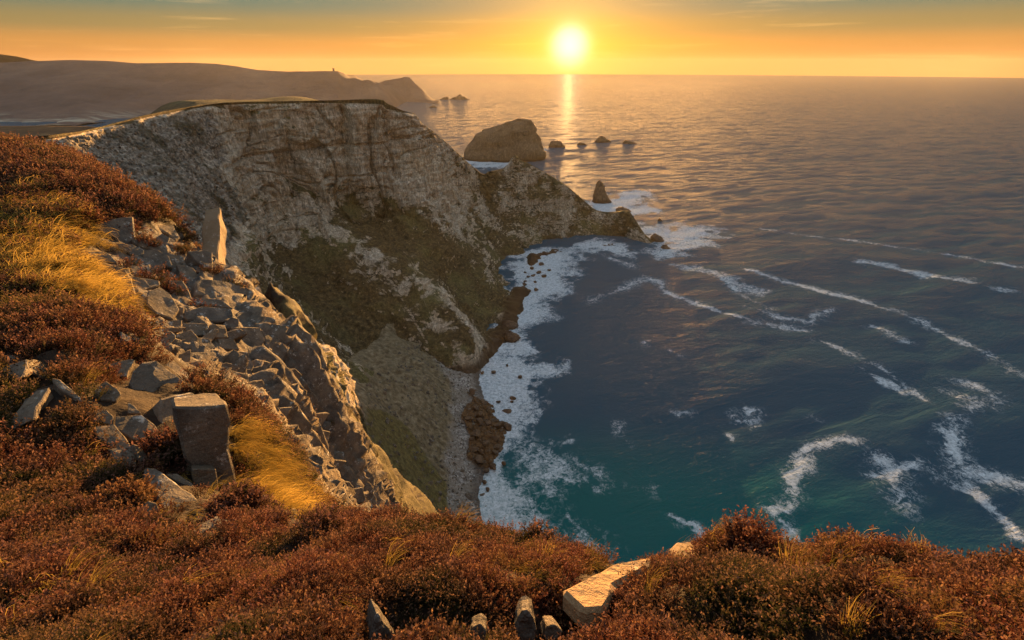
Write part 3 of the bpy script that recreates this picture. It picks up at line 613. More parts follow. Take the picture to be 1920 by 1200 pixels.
GRASS2_PX = [(446, 860), (470, 850), (510, 885), (540, 915), (575, 965), (565, 985), (530, 970), (480, 950), (450, 930)]
GRASS3_PX = [(60, 400), (110, 400), (170, 470), (150, 500), (90, 470)]
crag_m = region(CRAG_PX, 0.12); slab_m = region(SLAB_PX, 0.2)
rockm = np.clip(np.maximum(crag_m, slab_m * 0.30), 0, 1)
MOUND_PX = [(40, 600), (200, 600), (262, 640), (330, 700), (350, 752), (250, 740), (150, 715), (40, 680)]
rockm = rockm * (1 - region(MOUND_PX, 0.1))
# everything steep beyond the crag is bare rock too
gN = grid_normals(np.stack([nx, ny, nz0], -1)); steep = sstep(0.75, 0.55, np.abs(gN[..., 2]))
rockm = np.maximum(rockm, steep * sstep(14, 22, Rn) * (1 - 0.5 * sstep(36, 46, Rn)))
sc = np.clip(Rn / 6.0, 0.45, 3.0)
def cushions(xx, yy, size, seed):
    """Rounded cushions: smooth maximum of paraboloids on a jittered grid."""
    gx, gy = xx / size, yy / size; fx, fy = np.floor(gx), np.floor(gy); best = np.full(xx.shape, 9.0, np.float32); b2 = best.copy()
    for ox in (-1, 0, 1):
        for oy in (-1, 0, 1):
            qx, qy = fx + ox, fy + oy
            jx = qx + 0.5 + 0.9 * (hash01(qx, qy, 0 * qx, seed) - 0.5); jy = qy + 0.5 + 0.9 * (hash01(qx, qy, 0 * qx, seed + 1) - 0.5)
            rr_ = 0.75 + 0.5 * hash01(qx, qy, 0 * qx, seed + 2)
            best = np.minimum(best, ((gx - jx) ** 2 + (gy - jy) ** 2) / rr_ ** 2)
    return np.clip(1 - best, -0.45, 1)
cush = 0.50 * cushions(nx, ny, 0.62, 60) + 0.10 * cushions(nx + 3, ny, 0.3, 64)
cush_far = 0.95 * cushions(nx, ny, 2.3, 70) + 0.35 * cushions(nx, ny, 1.1, 74)
fnear = sstep(11, 6, Rn)
heath = (1 - rockm)
dz = heath * (fnear * cush + (1 - fnear) * cush_far * sstep(5, 14, Rn) + 0.05 * fbm(nx / 0.25, ny / 0.25, 0 * nx, 3, 88) * fnear - 0.43 * fnear)
# crag: stepped beds and joints
zb = nz0 + 0.25 * nx * 0.1
bed = np.floor(zb / 0.9 + 0.4 * vnoise(nx / 3, ny / 3, 0 * nx, 93)) ; stepz = (bed + sstep(0.25, 0.75, (zb / 0.9 + 0.4 * vnoise(nx / 3, ny / 3, 0 * nx, 93)) - bed) - 0.4 * vnoise(nx / 3, ny / 3, 0 * nx, 93)) * 0.9 - zb
blk = hash01(np.floor(nx / 1.3 + 0.3 * ny / 1.3), np.floor(ny / 1.6), bed, 94) - 0.5
stp = sstep(0.80, 0.60, np.abs(gN[..., 2]))
dz = dz + rockm * (1 - stp) * np.clip(Rn / 12, 0.25, 1.6) * (0.35 * stepz + 0.15 * blk + 0.40 * fbm(nx / 2.2, ny / 2.2, nz0 / 2.2, 5, 95, 0.6) + 0.22 * ridged(nx / 1.1, ny / 1.1, nz0 / 1.1, 3, 99))
ks = np.clip(Rn / 22, 0.4, 2.2); cw = 0.5 * vnoise(nx / 2, ny / 2, nz0 / 2, 97)
drk = rockm * stp * ks * (1.3 * fbm(nx / (5 * ks), ny / (5 * ks), nz0 / (5 * ks), 5, 96, 0.6) + 0.9 * (hash01(np.floor((nx * 0.8 + ny * 0.3) / (1.5 * ks) + cw), np.floor((ny - 0.3 * nx) / (1.9 * ks) + cw), np.floor(nz0 / (1.15 * ks) + cw), 98) - 0.5))
nz = nz0 + dz
gNu = gN * np.sign(gN[..., 2:3])
near = link("hillside", mesh_np("hillside", np.stack([nx, ny, nz], -1) + gNu * drk[..., None], grid_faces(len(azn), len(rn))[:, ::-1], True, {'rock': rockm * 0.70, 'veg': 0.62 * sstep(26, 38, Rn) * sstep(-0.62, -0.40, An)}), M_NEAR)
tag(near, kind="structure")
# ------------------------------------------------------------------ beach, talus and mossy mound at the foot of the bay
BC = [  # photo pixel, height
    (905, 668, 0), (897, 700, 0), (905, 740, 0), (922, 785, 0), (932, 815, 0), (905, 868, 0), (897, 900, 0), (905, 955, 0), (930, 1000, 0), (950, 1060, 0), (990, 1150, -1),
    (960, 680, -3), (965, 740, -3.5), (985, 800, -3.5), (965, 860, -3), (950, 920, -3), (985, 990, -3.5), (1040, 560, -6), (1080, 900, -6), (1040, 1060, -5),
    (872, 690, 1.6), (868, 730, 2.6), (880, 790, 2.2), (872, 840, 2.6), (862, 900, 2.8), (858, 960, 3.0), (870, 1010, 3.0), (850, 680, 2.5),
    (812, 712, 11), (790, 725, 15), (835, 752, 7), (775, 770, 17), (800, 790, 13), (842, 800, 5.5), (820, 850, 7.5), (838, 900, 5.5), (838, 960, 5.5),
    (765, 800, 20), (735, 790, 25), (700, 760, 33), (680, 800, 36), (760, 850, 19.5), (790, 880, 14), (800, 930, 12), (820, 985, 9), (740, 900, 25), (720, 960, 30), (780, 1000, 18), (640, 760, 48), (640, 900, 46),
]
BP = np.array([at(a, b, z=c) for a, b, c in BC])
Kb = np.hypot(BP[:, None, 0] - BP[None, :, 0], BP[:, None, 1] - BP[None, :, 1]); nb = len(BP)
Ab = np.zeros((nb + 1, nb + 1)); Ab[:nb, :nb] = Kb - 0.3 * np.eye(nb); Ab[:nb, nb] = 1; Ab[nb, :nb] = 1
wb = np.linalg.solve(Ab, np.concatenate([BP[:, 2], [0]]))
bx_, by_ = np.meshgrid(np.linspace(-62, 22, 300), np.linspace(92, 236, 420), indexing='ij')
bz0 = np.full(bx_.shape, wb[-1])
for i in range(nb): bz0 = bz0 + wb[i] * np.hypot(bx_ - BP[i, 0], by_ - BP[i, 1])
for _ in range(220):
    bz0[1:-1, 1:-1] = 0.5 * bz0[1:-1, 1:-1] + 0.125 * (bz0[2:, 1:-1] + bz0[:-2, 1:-1] + bz0[1:-1, 2:] + bz0[1:-1, :-2])
talus = sstep(4, 8, bz0 + 1.5 * fbm(bx_ / 6, by_ / 6, 0 * bx_, 3, 601))
bz = bz0 + (0.35 + 3.6 * talus) * fbm(bx_ / 13, by_ / 13, 0 * bx_, 5, 600, 0.6) + talus * 0.9 * ridged((bx_ * 0.7 + by_ * 0.7) / 5, (bx_ - by_) / 40, 0 * bx_, 3, 610) + 0.22 * fbm(bx_ / 1.2, by_ / 1.2, 0 * bx_, 3, 620)
mossy = in_poly(bx_, by_, [tuple(at(a, b, z=c)[:2]) for a, b, c in [(690, 770, 34), (760, 790, 20), (800, 850, 13), (835, 900, 6), (842, 985, 5), (800, 1050, 14), (640, 900, 46)]]).astype(np.float32)
for _ in range(14):
    mossy[1:-1, 1:-1] = 0.25 * (mossy[2:, 1:-1] + mossy[:-2, 1:-1] + mossy[1:-1, 2:] + mossy[1:-1, :-2])
weed = in_poly(bx_ + 2 * vnoise(bx_ / 5, by_ / 5, 0 * bx_, 640), by_ + 2 * vnoise(bx_ / 5, by_ / 5, 0 * bx_, 641), [tuple(at(a, b, z=1)[:2]) for a, b in [(882, 742), (925, 755), (950, 800), (935, 850), (910, 872), (884, 866), (872, 800)]]).astype(np.float32)
bz = bz + weed * (0.5 + 1.2 * (hash01(np.floor(bx_ / 1.7), np.floor(by_ / 1.7), 0 * bx_, 642)))
def mat_beach():
    k = NT("pebble_beach"); P = k.pos
    v = k.n('ShaderNodeTexVoronoi'); k.put(v.inputs['Vector'], P); v.inputs['Scale'].default_value = 1.6
    sp = k.n('ShaderNodeSeparateColor'); k.put(sp.inputs[0], v.outputs['Color'])
    peb = k.ramp(sp.outputs[0], [(0.0, (0.11, 0.095, 0.085)), (0.5, (0.25, 0.22, 0.195)), (1.0, (0.45, 0.42, 0.39))])
    peb = k.mix(k.rng(k.noise(P, 0.15, 4, 0.6), 0.4, 0.65), peb, (0.21, 0.175, 0.14))
    tal = k.ramp(k.noise(P, 0.5, 7, 0.7), [(0.3, (0.07, 0.05, 0.028)), (0.5, (0.17, 0.13, 0.075)), (0.7, (0.33, 0.27, 0.18))])
    mos = k.ramp(k.noise(P, 0.6, 7, 0.7), [(0.3, (0.05, 0.038, 0.014)), (0.5, (0.125, 0.098, 0.036)), (0.7, (0.22, 0.175, 0.065))])
    mm = k.m('ADD', k.attr('moss'), k.m('MULTIPLY', k.m('SUBTRACT', k.noise(P, 0.16, 6, 0.65), 0.5), 1.6))
    col = k.mix(k.rng(k.attr('talus'), 0.2, 0.8), peb, tal); col = k.mix(k.rng(mm, 0.4, 0.65), col, mos)
    col = k.mix(k.attr('wet'), col, (0.075, 0.055, 0.042))
    col = k.mix(k.attr('weed'), col, k.ramp(k.noise(P, 0.9, 6, 0.7), [(0.3, (0.045, 0.022, 0.010)), (0.5, (0.11, 0.055, 0.022)), (0.7, (0.20, 0.12, 0.055))]))
    h = k.m('ADD', k.m('MULTIPLY', v.outputs['Distance'], -0.5), k.noise(P, 1.0, 6, 0.7))
    k.principled(col, 0.9, k.bump(h, 0.8, 0.6), 0.2); return k.mat
be = link("beach", mesh_np("beach", np.stack([bx_, by_, bz], -1), grid_faces(300, 420), True, {'talus': talus, 'moss': mossy, 'wet': sstep(1.1, 0.3, bz) * 0.7, 'weed': weed}), mat_beach())
tag(be, kind="structure")
def beach_z(xx, yy):
    i = int(np.clip((xx + 62) / 84 * 299, 0, 299)); j = int(np.clip((yy - 92) / 144 * 419, 0, 419)); return float(bz[i, j])

# ------------------------------------------------------------------ rocks standing in the sea (stacked rings)
def ring_rock(name, rings, seed, depth=0.8, sink=4.0, veg=0.1, rough=0.10, n=56, m=34, skew=0.0):
    """rings: (photo row, left px, right px) from the top down; the last row is the waterline."""
    py0 = rings[-1][0]; base = at(0.5 * (rings[-1][1] + rings[-1][2]), py0, z=0); Y = base[1]
    hw = (rings[-1][2] - rings[-1][1]) / 2 / F * Y / ray(960, py0)[1]
    Yc = Y + hw * depth * 0.75
    prof = []
    for py, l, r in rings:
        a, b = at(l, py, y=Yc), at(r, py, y=Yc); prof.append((a[0], b[0], a[2]))
    prof[-1] = (prof[-1][0], prof[-1][1], 0.0)
    prof.append((prof[-1][0] - 0.15 * hw, prof[-1][1] + 0.15 * hw, -sink))
    prof = np.array(prof); t = np.linspace(0, len(prof) - 1, m); Q = np.stack([np.interp(t, np.arange(len(prof)), prof[:, k]) for k in range(3)], 1)
    th = np.linspace(0, 2 * np.pi, n, endpoint=False)
    V = np.zeros((n, m, 3))
    for j in range(m):
        c, w, zz = (Q[j, 0] + Q[j, 1]) / 2, (Q[j, 1] - Q[j, 0]) / 2, Q[j, 2]
        ct, st = np.cos(th), np.sin(th)
        V[:, j, 0] = c + w * ct
        V[:, j, 1] = Yc + (depth * (0.25 * hw + 0.75 * w)) * st * min(1, 0.2 + 2.2 * j / m)
        V[:, j, 2] = zz
    sc_ = max(hw, 1.0); x_, y_, z_ = V[..., 0], V[..., 1], V[..., 2]
    dn = rough * sc_ * (fbm(x_ / sc_ * 2.2, y_ / sc_ * 2.2, z_ / sc_ * 1.4, 4, seed, 0.6) + 0.5 * (hash01(np.floor(x_ / sc_ * 3.5), np.floor(y_ / sc_ * 3.5), np.floor(z_ / sc_ * 5), seed) - 0.5))
    V[..., 0] += dn * np.cos(th)[:, None]; V[..., 1] += dn * np.sin(th)[:, None]; V[..., 2] += 0.35 * dn * (np.arange(m) > 0) * (np.arange(m) < m - 4)
    Vf = np.concatenate([V.reshape(-1, 3), [[(Q[0, 0] + Q[0, 1]) / 2, Yc, Q[0, 2] + 0.01 * sc_]]])
    Fq = grid_faces(n, m, True); top = [[i * m, ((i + 1) % n) * m, n * m, n * m] for i in range(n)]
    me = bpy.data.meshes.new(name); me.from_pydata(Vf.tolist(), [], [f[::-1] for f in Fq.tolist()] + [f[:3][::-1] for f in top]); me.validate()
    for p in me.polygons: p.use_smooth = True
    zz = Vf[:, 2]
    for an, vv in (('veg', np.full(len(Vf), veg) + 0.5 * sstep(0.5, 0.95, zz / (zz.max() + 1e-6)) * (veg > 0.2)), ('scree', np.zeros(len(Vf))), ('wet', sstep(5.0, 1.0, zz) * 0.85)):
        a_ = me.attributes.new(an, 'FLOAT', 'POINT'); a_.data.foreach_set('value', np.asarray(vv, np.float32))
    return link(name, me, M_CLIFF)
def mat_wet():
    k = NT("wet_weedy_rock"); P = k.pos
    col = k.ramp(k.noise(P, 0.8, 6, 0.7), [(0.3, (0.035, 0.018, 0.008)), (0.5, (0.085, 0.042, 0.016)), (0.7, (0.15, 0.085, 0.035))])
    k.principled(col, 0.55, k.bump(k.noise(P, 1.5, 6, 0.7), 0.8, 0.3), 0.4); return k.mat
M_WET = mat_wet()
ISL = [
    ("rock_island", [(225, 976, 988), (228, 966, 992), (232, 945, 993), (238, 924, 996), (246, 908, 1000), (256, 895, 1006), (266, 884, 1013), (280, 874, 1023), (292, 868, 1025), (302, 866, 1022)], 1, 0.62, 0.15, "great whaleback rock island standing in the sea beyond the headland", "island", None),
    ("sea_stack", [(338, 1122, 1126), (343, 1119, 1130), (350, 1116, 1133), (358, 1114, 1135), (366, 1113, 1139), (374, 1111, 1143), (381, 1110, 1146)], 2, 0.8, 0.0, "tall pointed rock stack in white surf off the headland", "sea stack", None),
    ("sea_rock", [(264, 1036, 1044), (268, 1031, 1053), (273, 1028, 1058), (277, 1027, 1060)], 3, 0.6, 0.0, "low domed rock in the water just right of the whaleback island", "rock", "rocks strung out in the sea"),
    ("sea_rock", [(255, 1126, 1131), (259, 1121, 1136), (263, 1117, 1141), (267, 1114, 1144)], 4, 0.6, 0.0, "small pyramid-shaped sea rock near the sun's reflection on the water", "rock", "rocks strung out in the sea"),
    ("sea_rock", [(263, 1171, 1176), (266, 1169, 1186), (270, 1166, 1196)], 5, 0.5, 0.0, "flat low sea rock farthest right in the row of islets", "rock", "rocks strung out in the sea"),
    ("sea_rock", [(267, 1087, 1091), (269, 1085, 1096), (272, 1083, 1100)], 6, 0.5, 0.0, "tiny rock in the sun glitter between two larger islets", "rock", "rocks strung out in the sea"),
    ("sea_rock", [(177, 861, 863), (180, 856, 867), (184, 848, 875), (187, 844, 879)], 7, 0.6, 0.0, "peaked far islet off the tip of the distant headland", "islet", None),
    ("sea_rock", [(181, 836, 838), (183, 831, 840), (187, 825, 842)], 8, 0.6, 0.0, "small blunt far islet touching the distant headland's tip", "islet", None),
    ("sea_rock", [(198, 811, 814), (200, 806, 817), (202, 803, 820)], 9, 0.5, 0.0, "tiny dark rock in the sea below the distant headland", "rock", None),
    ("sea_rock", [(388, 1158, 1166), (391, 1155, 1178), (395, 1154, 1183), (399, 1156, 1182)], 10, 0.9, 0.0, "low flat reef between the pointed stack and the headland tip", "rock", None),
    ("sea_rock", [(438, 1224, 1230), (443, 1221, 1238), (449, 1220, 1244), (454, 1224, 1246)], 11, 0.9, 0.0, "dark jagged rock in the surf beside the headland tip", "rock", None),
    ("sea_rock", [(459, 1243, 1249), (463, 1240, 1254), (468, 1239, 1256)], 12, 0.9, 0.0, "smaller dark rock in the surf nearest the headland's outer point", "rock", None),
    ("sea_rock", [(409, 1236, 1238), (412, 1234, 1240), (415, 1233, 1242)], 13, 0.9, 0.0, "lone fang of rock in open water off the headland", "rock", None),
    ("sea_rock", [(600, 942, 950), (604, 941, 962), (609, 940, 972), (616, 941, 970)], 14, 0.8, 0.0, "upper of two brown rock wedges jutting into the foam", "rock", None),
    ("sea_rock", [(620, 946, 956), (626, 944, 966), (633, 943, 976), (640, 945, 972)], 15, 0.8, 0.0, "lower of two brown rock wedges jutting into the foam", "rock", None),
]
for nm, rings, sd, dep, vg, lab, cat_, grp in ISL:
    o = tag(ring_rock(nm, rings, 700 + sd, dep, veg=vg, rough=0.13 if sd < 3 else 0.22), lab, cat_, grp)
    if sd < 10: o.data.materials.clear(); o.data.materials.append(M_BACKLIT)
    if sd >= 10: o.data.materials.clear(); o.data.materials.append(M_WET)

# ------------------------------------------------------------------ boulders
def stone_mesh(name, seed, cuts=9, flat=1.0, sub=2, rough=0.06, chunky=0.0):
    """A rounded or broken stone: a sphere cut by random planes, then roughened. About 1 m across."""
    r_ = np.random.default_rng(seed); b = bmesh.new(); bmesh.ops.create_icosphere(b, subdivisions=sub, radius=0.6)
    for _ in range(cuts):
        n_ = r_.normal(size=3); n_ /= np.linalg.norm(n_); dd = r_.uniform(0.30, 0.46)
        for v in b.verts:
            t_ = v.co.dot(Vector(n_)) - dd
            if t_ > 0: v.co -= Vector(n_) * t_
    sc3 = np.array([r_.uniform(0.85, 1.25), r_.uniform(0.75, 1.05), flat * r_.uniform(0.6, 0.85)])
    for v in b.verts:
        q = np.array(v.co); dn = rough * float(fbm(np.array([q[0] * 2.5]), np.array([q[1] * 2.5]), np.array([q[2] * 2.5 + seed]), 3, seed)[0])
        v.co = Vector(q * (1 + dn * 2) * sc3)
    me = bpy.data.meshes.new(name); b.to_mesh(me); b.free()
    for p in me.polygons: p.use_smooth = chunky < 0.5
    me.materials.append(M_ROCK); return me
STONES = [stone_mesh("stone", 40 + i, 8 + i % 4, 0.9, 2, 0.06, 1.0) for i in range(8)]
WET_STONES = []
for s_ in STONES[:5]:
    w_ = s_.copy(); w_.materials.clear(); w_.materials.append(M_WET); WET_STONES.append(w_)
def put_stone(name, me, p, size, rz, tilt=0.0, sink=0.25, mat=None):
    o = link(name, me); o.location = (p[0], p[1], p[2] + size * (0.35 - sink)); o.scale = (size, size, size); o.rotation_euler = (tilt, tilt * 0.6, rz); return o
# weed-brown reef boulders at the middle of the beach
REEF = [(885, 745), (905, 755), (915, 770), (892, 775), (925, 790), (900, 800), (935, 800), (918, 815), (940, 790), (893, 825), (912, 838), (928, 850), (945, 795), (903, 855), (890, 850), (935, 838), (880, 800), (950, 770), (922, 872), (908, 758), (898, 788), (915, 800), (930, 822), (886, 832), (900, 870), (952, 802)]
for i, (px, py) in enumerate(REEF):
    p = at(px, py, z=0.6); p[2] = max(beach_z(p[0], p[1]), -0.4)
    o = put_stone("beach_boulder", WET_STONES[i % 5], p, float(rng.uniform(2.2, 4.6)), float(rng.uniform(0, 6)), float(rng.uniform(-0.4, 0.4)))
    tag(o, "weed-brown boulder in the dark patch between pebble beach and surf", "boulder", "brown boulders at the middle of the beach")
PALE = [(868, 885), (880, 930), (862, 955), (876, 950), (884, 962), (872, 968), (850, 930), (890, 985), (866, 800), (888, 802), (880, 775), (905, 918), (912, 940)]
for i, (px, py) in enumerate(PALE):
    p = at(px, py, z=2.0); p[2] = beach_z(p[0], p[1])
    o = put_stone("beach_boulder", STONES[i % 8], p, float(rng.uniform(1.2, 2.2)), float(rng.uniform(0, 6)))
    tag(o, "pale grey boulder lying on the pebble beach at the cliff foot", "boulder", "pale boulders on the pebble beach")
p = at(881, 929, z=2.0); p[2] = beach_z(p[0], p[1])
tag(put_stone("beach_boulder", STONES[2], p, 3.0, 0.4), "large smooth boulder alone on the lower pebble beach near the waterline", "boulder")
SURF = [(998, 505), (1010, 512), (990, 520), (1020, 520), (1003, 530), (985, 535), (1015, 497), (1030, 508), (975, 552), (992, 548), (1006, 545), (968, 572), (960, 590), (925, 700), (951, 687), (975, 708), (962, 748), (935, 755), (912, 885), (908, 905), (914, 920), (985, 512), (1000, 518), (960, 755), (905, 700), (926, 880), (945, 870), (938, 845)]
for i, (px, py) in enumerate(SURF):
    p = at(px, py, z=0.0); far_ = p[1] > 280
    o = put_stone("surf_rock", WET_STONES[(i * 2) % 5], p, float(rng.uniform(1.6, 3.2)) * (1.25 if far_ else 0.8), float(rng.uniform(0, 6)), 0.1, 0.1)
    tag(o, "small dark rock poking out of the white surf under the headland" if far_ else "dark wet rock awash in foam along the beach", "rock", "dark rocks in the far surf" if far_ else "dark rocks awash by the beach")

# ------------------------------------------------------------------ instanced ground cover (stuff)
def scatter(name, pts, rots, scls, idx, sources, kind="stuff"):
    src = bpy.data.collections.new(name + "_kinds")
    for i, me in enumerate(sources):
        o = bpy.data.objects.new("%s_%02d" % (name, i), me); src.objects.link(o)
    me = bpy.data.meshes.new(name); me.vertices.add(len(pts)); me.vertices.foreach_set('co', np.asarray(pts, np.float32).ravel())
    a = me.attributes.new('rot', 'FLOAT_VECTOR', 'POINT'); a.data.foreach_set('vector', np.asarray(rots, np.float32).ravel())
    a = me.attributes.new('scl', 'FLOAT_VECTOR', 'POINT'); a.data.foreach_set('vector', np.asarray(scls, np.float32).ravel())
    a = me.attributes.new('kindidx', 'INT', 'POINT'); a.data.foreach_set('value', np.asarray(idx, np.int32))
    ob = link(name, me)
    ng = bpy.data.node_groups.new(name + "_scatter", 'GeometryNodeTree')
    ng.interface.new_socket('Geometry', in_out='INPUT', socket_type='NodeSocketGeometry'); ng.interface.new_socket('Geometry', in_out='OUTPUT', socket_type='NodeSocketGeometry')
    N, L = ng.nodes, ng.links
    gi, go = N.new('NodeGroupInput'), N.new('NodeGroupOutput'); ip = N.new('GeometryNodeInstanceOnPoints'); ci = N.new('GeometryNodeCollectionInfo')
    ci.inputs['Collection'].default_value = src; ci.inputs['Separate Children'].default_value = True; ci.inputs['Reset Children'].default_value = True
    def na(n_, t_):
        q = N.new('GeometryNodeInputNamedAttribute'); q.data_type = t_; q.inputs[0].default_value = n_; return q.outputs['Attribute']
    e2r = N.new('FunctionNodeEulerToRotation'); L.new(na('rot', 'FLOAT_VECTOR'), e2r.inputs[0])
    L.new(gi.outputs[0], ip.inputs['Points']); L.new(ci.outputs[0], ip.inputs['Instance']); ip.inputs['Pick Instance'].default_value = True
    L.new(na('kindidx', 'INT'), ip.inputs['Instance Index']); L.new(e2r.outputs[0], ip.inputs['Rotation']); L.new(na('scl', 'FLOAT_VECTOR'), ip.inputs['Scale']); L.new(ip.outputs[0], go.inputs[0])
    md = ob.modifiers.new("scatter", 'NODES'); md.node_group = ng
    ob["kind"] = kind
    return ob
def rand_rots(n, tilt=3.1): return np.stack([rng.uniform(-tilt, tilt, n), rng.uniform(-tilt, tilt, n), rng.uniform(0, 6.28, n)], 1)
# rubble on the headland's left slope
cand = np.argwhere((screem[2:-2, 2:-2] + 0.25 * fine1[2:-2, 2:-2] > 0.62) & (Vv[2:-2, 2:-2] < 8.2)) + 2
sel = cand[rng.choice(len(cand), min(5000, len(cand)), replace=False)]
pt = H2[sel[:, 0], sel[:, 1]] + rng.normal(0, 0.3, (len(sel), 3)); sz_ = 0.22 + 1.3 * rng.random(len(sel)) ** 5
ob = scatter("scree_rubble", pt, rand_rots(len(pt)), np.stack([sz_ * rng.uniform(0.8, 1.4, len(pt)), sz_, sz_ * 0.8], 1), rng.integers(0, 8, len(pt)), STONES)
tag(ob, "grey broken rubble strewn over the headland's left slope")
# pebbles on the beach
m_ = (bz > 0.1) & (bz < 5.5) & (bx_ > -45)
cand = np.argwhere(m_); sel = cand[rng.choice(len(cand), 3200, replace=False)]
pt = np.stack([bx_[sel[:, 0], sel[:, 1]], by_[sel[:, 0], sel[:, 1]], bz[sel[:, 0], sel[:, 1]]], 1) + rng.normal(0, 0.12, (len(sel), 3)); sz_ = 0.25 + 0.75 * rng.random(len(sel)) ** 4
ob = scatter("beach_stones", pt, rand_rots(len(pt)), np.stack([sz_, sz_, sz_ * 0.8], 1), rng.integers(0, 8, len(pt)), STONES)
tag(ob, "grey pebbles and cobbles covering the beach")

# broken stones on the talus slope
cand = np.argwhere((bz > 5.0) & (bx_ > -50)); sel = cand[rng.choice(len(cand), 1500, replace=False)]
pt = np.stack([bx_[sel[:, 0], sel[:, 1]], by_[sel[:, 0], sel[:, 1]], bz[sel[:, 0], sel[:, 1]]], 1); sz_ = 0.3 + 1.6 * rng.random(len(sel)) ** 5
ob = scatter("talus_stones", pt, rand_rots(len(pt)), np.stack([sz_, sz_, sz_ * 0.8], 1), rng.integers(0, 8, len(pt)), STONES)
tag(ob, "broken stones scattered over the talus above the beach")
# ------------------------------------------------------------------ signal tower on the far hill
def tower():
    p = at(626, 133.5, y=2012); b = bmesh.new()
    def box(w, d_, h0, h1):
        q = bmesh.ops.create_cube(b, size=1.0)['verts']
        for v in q: v.co = Vector((v.co.x * w, v.co.y * d_, h0 + (v.co.z + 0.5) * (h1 - h0)))
    box(6, 6, -6, 8); box(7, 7, 8.02, 8.9)
    for sx_ in (-1, 1):
        for sy_ in (-1, 1):
            q = bmesh.ops.create_cube(b, size=1.0)['verts']
            for v in q: v.co = Vector((v.co.x * 1.6 + sx_ * 2.6, v.co.y * 1.6 + sy_ * 2.6, 8.92 + (v.co.z + 0.5) * 1.2))
    me = bpy.data.meshes.new("signal_tower"); b.to_mesh(me); b.free()
    o = link("signal_tower", me, M_ROCK); o.location = p
    tag(o, "tiny square stone signal tower on the skyline of the far hill", "tower")
tower()
# ------------------------------------------------------------------ rock blocks of the near crag and slabs
def traced_block(name, px_poly, y=None, yaw=0.0, up=0.25, thick=None, parent=None, mat=None, rough=1.0, bev=0.05, seed=0, lift=0.0, lie=0.0):
    """A broken block of bedrock: outline of its front face on its own plane in space, with real thickness behind."""
    c = np.mean(np.array(px_poly, float), axis=0); d0 = ray(*c)
    if y is None:
        h = hit(*c, Z=nz)
        if h is None: h = hit(*c)
        if h is None: h = at(c[0], c[1], y=32)
        P0 = h
    else: P0 = at(c[0], c[1], y=y)
    cam_p = np.array([0, 0, CAM_Z])
    P0 = P0 + (cam_p - P0) / np.linalg.norm(cam_p - P0) * lift
    hd = -d0[:2] / np.linalg.norm(d0[:2]); cy_, sy_ = math.cos(yaw), math.sin(yaw)
    n = np.array([hd[0] * cy_ - hd[1] * sy_, hd[0] * sy_ + hd[1] * cy_, up]); n /= np.linalg.norm(n)
    if lie > 0:                                   # lie with the local slope of the crag
        q_ = np.array([P0[:2] + np.array(o_) * 0.06 * np.hypot(P0[0], P0[1]) for o_ in ((1, 0), (-1, 0), (0, 1), (0, -1))]); zq = z_lookup(nz0, q_[:, 0], q_[:, 1]); e_ = 0.12 * np.hypot(P0[0], P0[1])
        nt_ = np.array([-(zq[0] - zq[1]) / e_, -(zq[2] - zq[3]) / e_, 1.0]); nt_ /= np.linalg.norm(nt_); n = nt_ * lie + n * (1 - lie); n /= np.linalg.norm(n)
        if np.dot(n, -d0) < 0.25 * np.linalg.norm(d0): n = n - d0 / np.linalg.norm(d0) * 0.5; n /= np.linalg.norm(n)
    ring = []
    for p in px_poly:
        d_ = ray(*p); t = np.dot(P0 - cam_p, n) / np.dot(d_, n); ring.append(cam_p + d_ * t)
    ring = np.array(ring); size = np.max(np.linalg.norm(ring - ring.mean(0), axis=1))
    th = thick if thick else size * 0.9
    into = -n * 0.9 + np.array([0, 0, -0.12]); into /= np.linalg.norm(into)
    org = ring.mean(0); fr = ring - org
    r_ = np.random.default_rng(seed + 1000)
    b = bmesh.new()
    f0 = [b.verts.new(Vector(q)) for q in fr]; f1 = [b.verts.new(Vector(q * r_.uniform(0.9, 1.02) + into * th)) for q in fr]
    k = len(fr); fa = b.faces.new(f0); b.faces.new(f1[::-1])
    for i in range(k): b.faces.new([f0[i], f1[i], f1[(i + 1) % k], f0[(i + 1) % k]])
    bmesh.ops.recalc_face_normals(b, faces=b.faces[:])
    bmesh.ops.bevel(b, geom=[e for e in b.edges], offset=size * bev, segments=1, affect='EDGES', clamp_overlap=True)
    bmesh.ops.triangulate(b, faces=[f for f in b.faces if len(f.verts) > 4])
    bmesh.ops.subdivide_edges(b, edges=[e for e in b.edges if e.calc_length() > size * 0.45], cuts=2, use_grid_fill=True)
    bmesh.ops.triangulate(b, faces=[f for f in b.faces if len(f.verts) > 4])
    vv = np.array([v.co[:] for v in b.verts]) ; q = (vv + org) / (size * 0.55)
    dn = np.stack([fbm(q[:, 0] + 7 * i, q[:, 1], q[:, 2] - 3 * i, 3, 77 + i) for i in range(3)], 1) * size * 0.075 * rough
    for v, e in zip(b.verts, dn): v.co += Vector(e)
    me = bpy.data.meshes.new(name); b.to_mesh(me); b.free()
    for p in me.polygons: p.use_smooth = False
    o = link(name, me, mat or M_ROCK, parent); o.location = org
    return o
def z5(L): return [(140 + a / 4, 420 + b / 4) for a, b in L]
def z4(L): return [(a / 4, 600 + b / 4) for a, b in L]
def z7(L): return [(180 + a / 4.286, 740 + b / 4.286) for a, b in L]
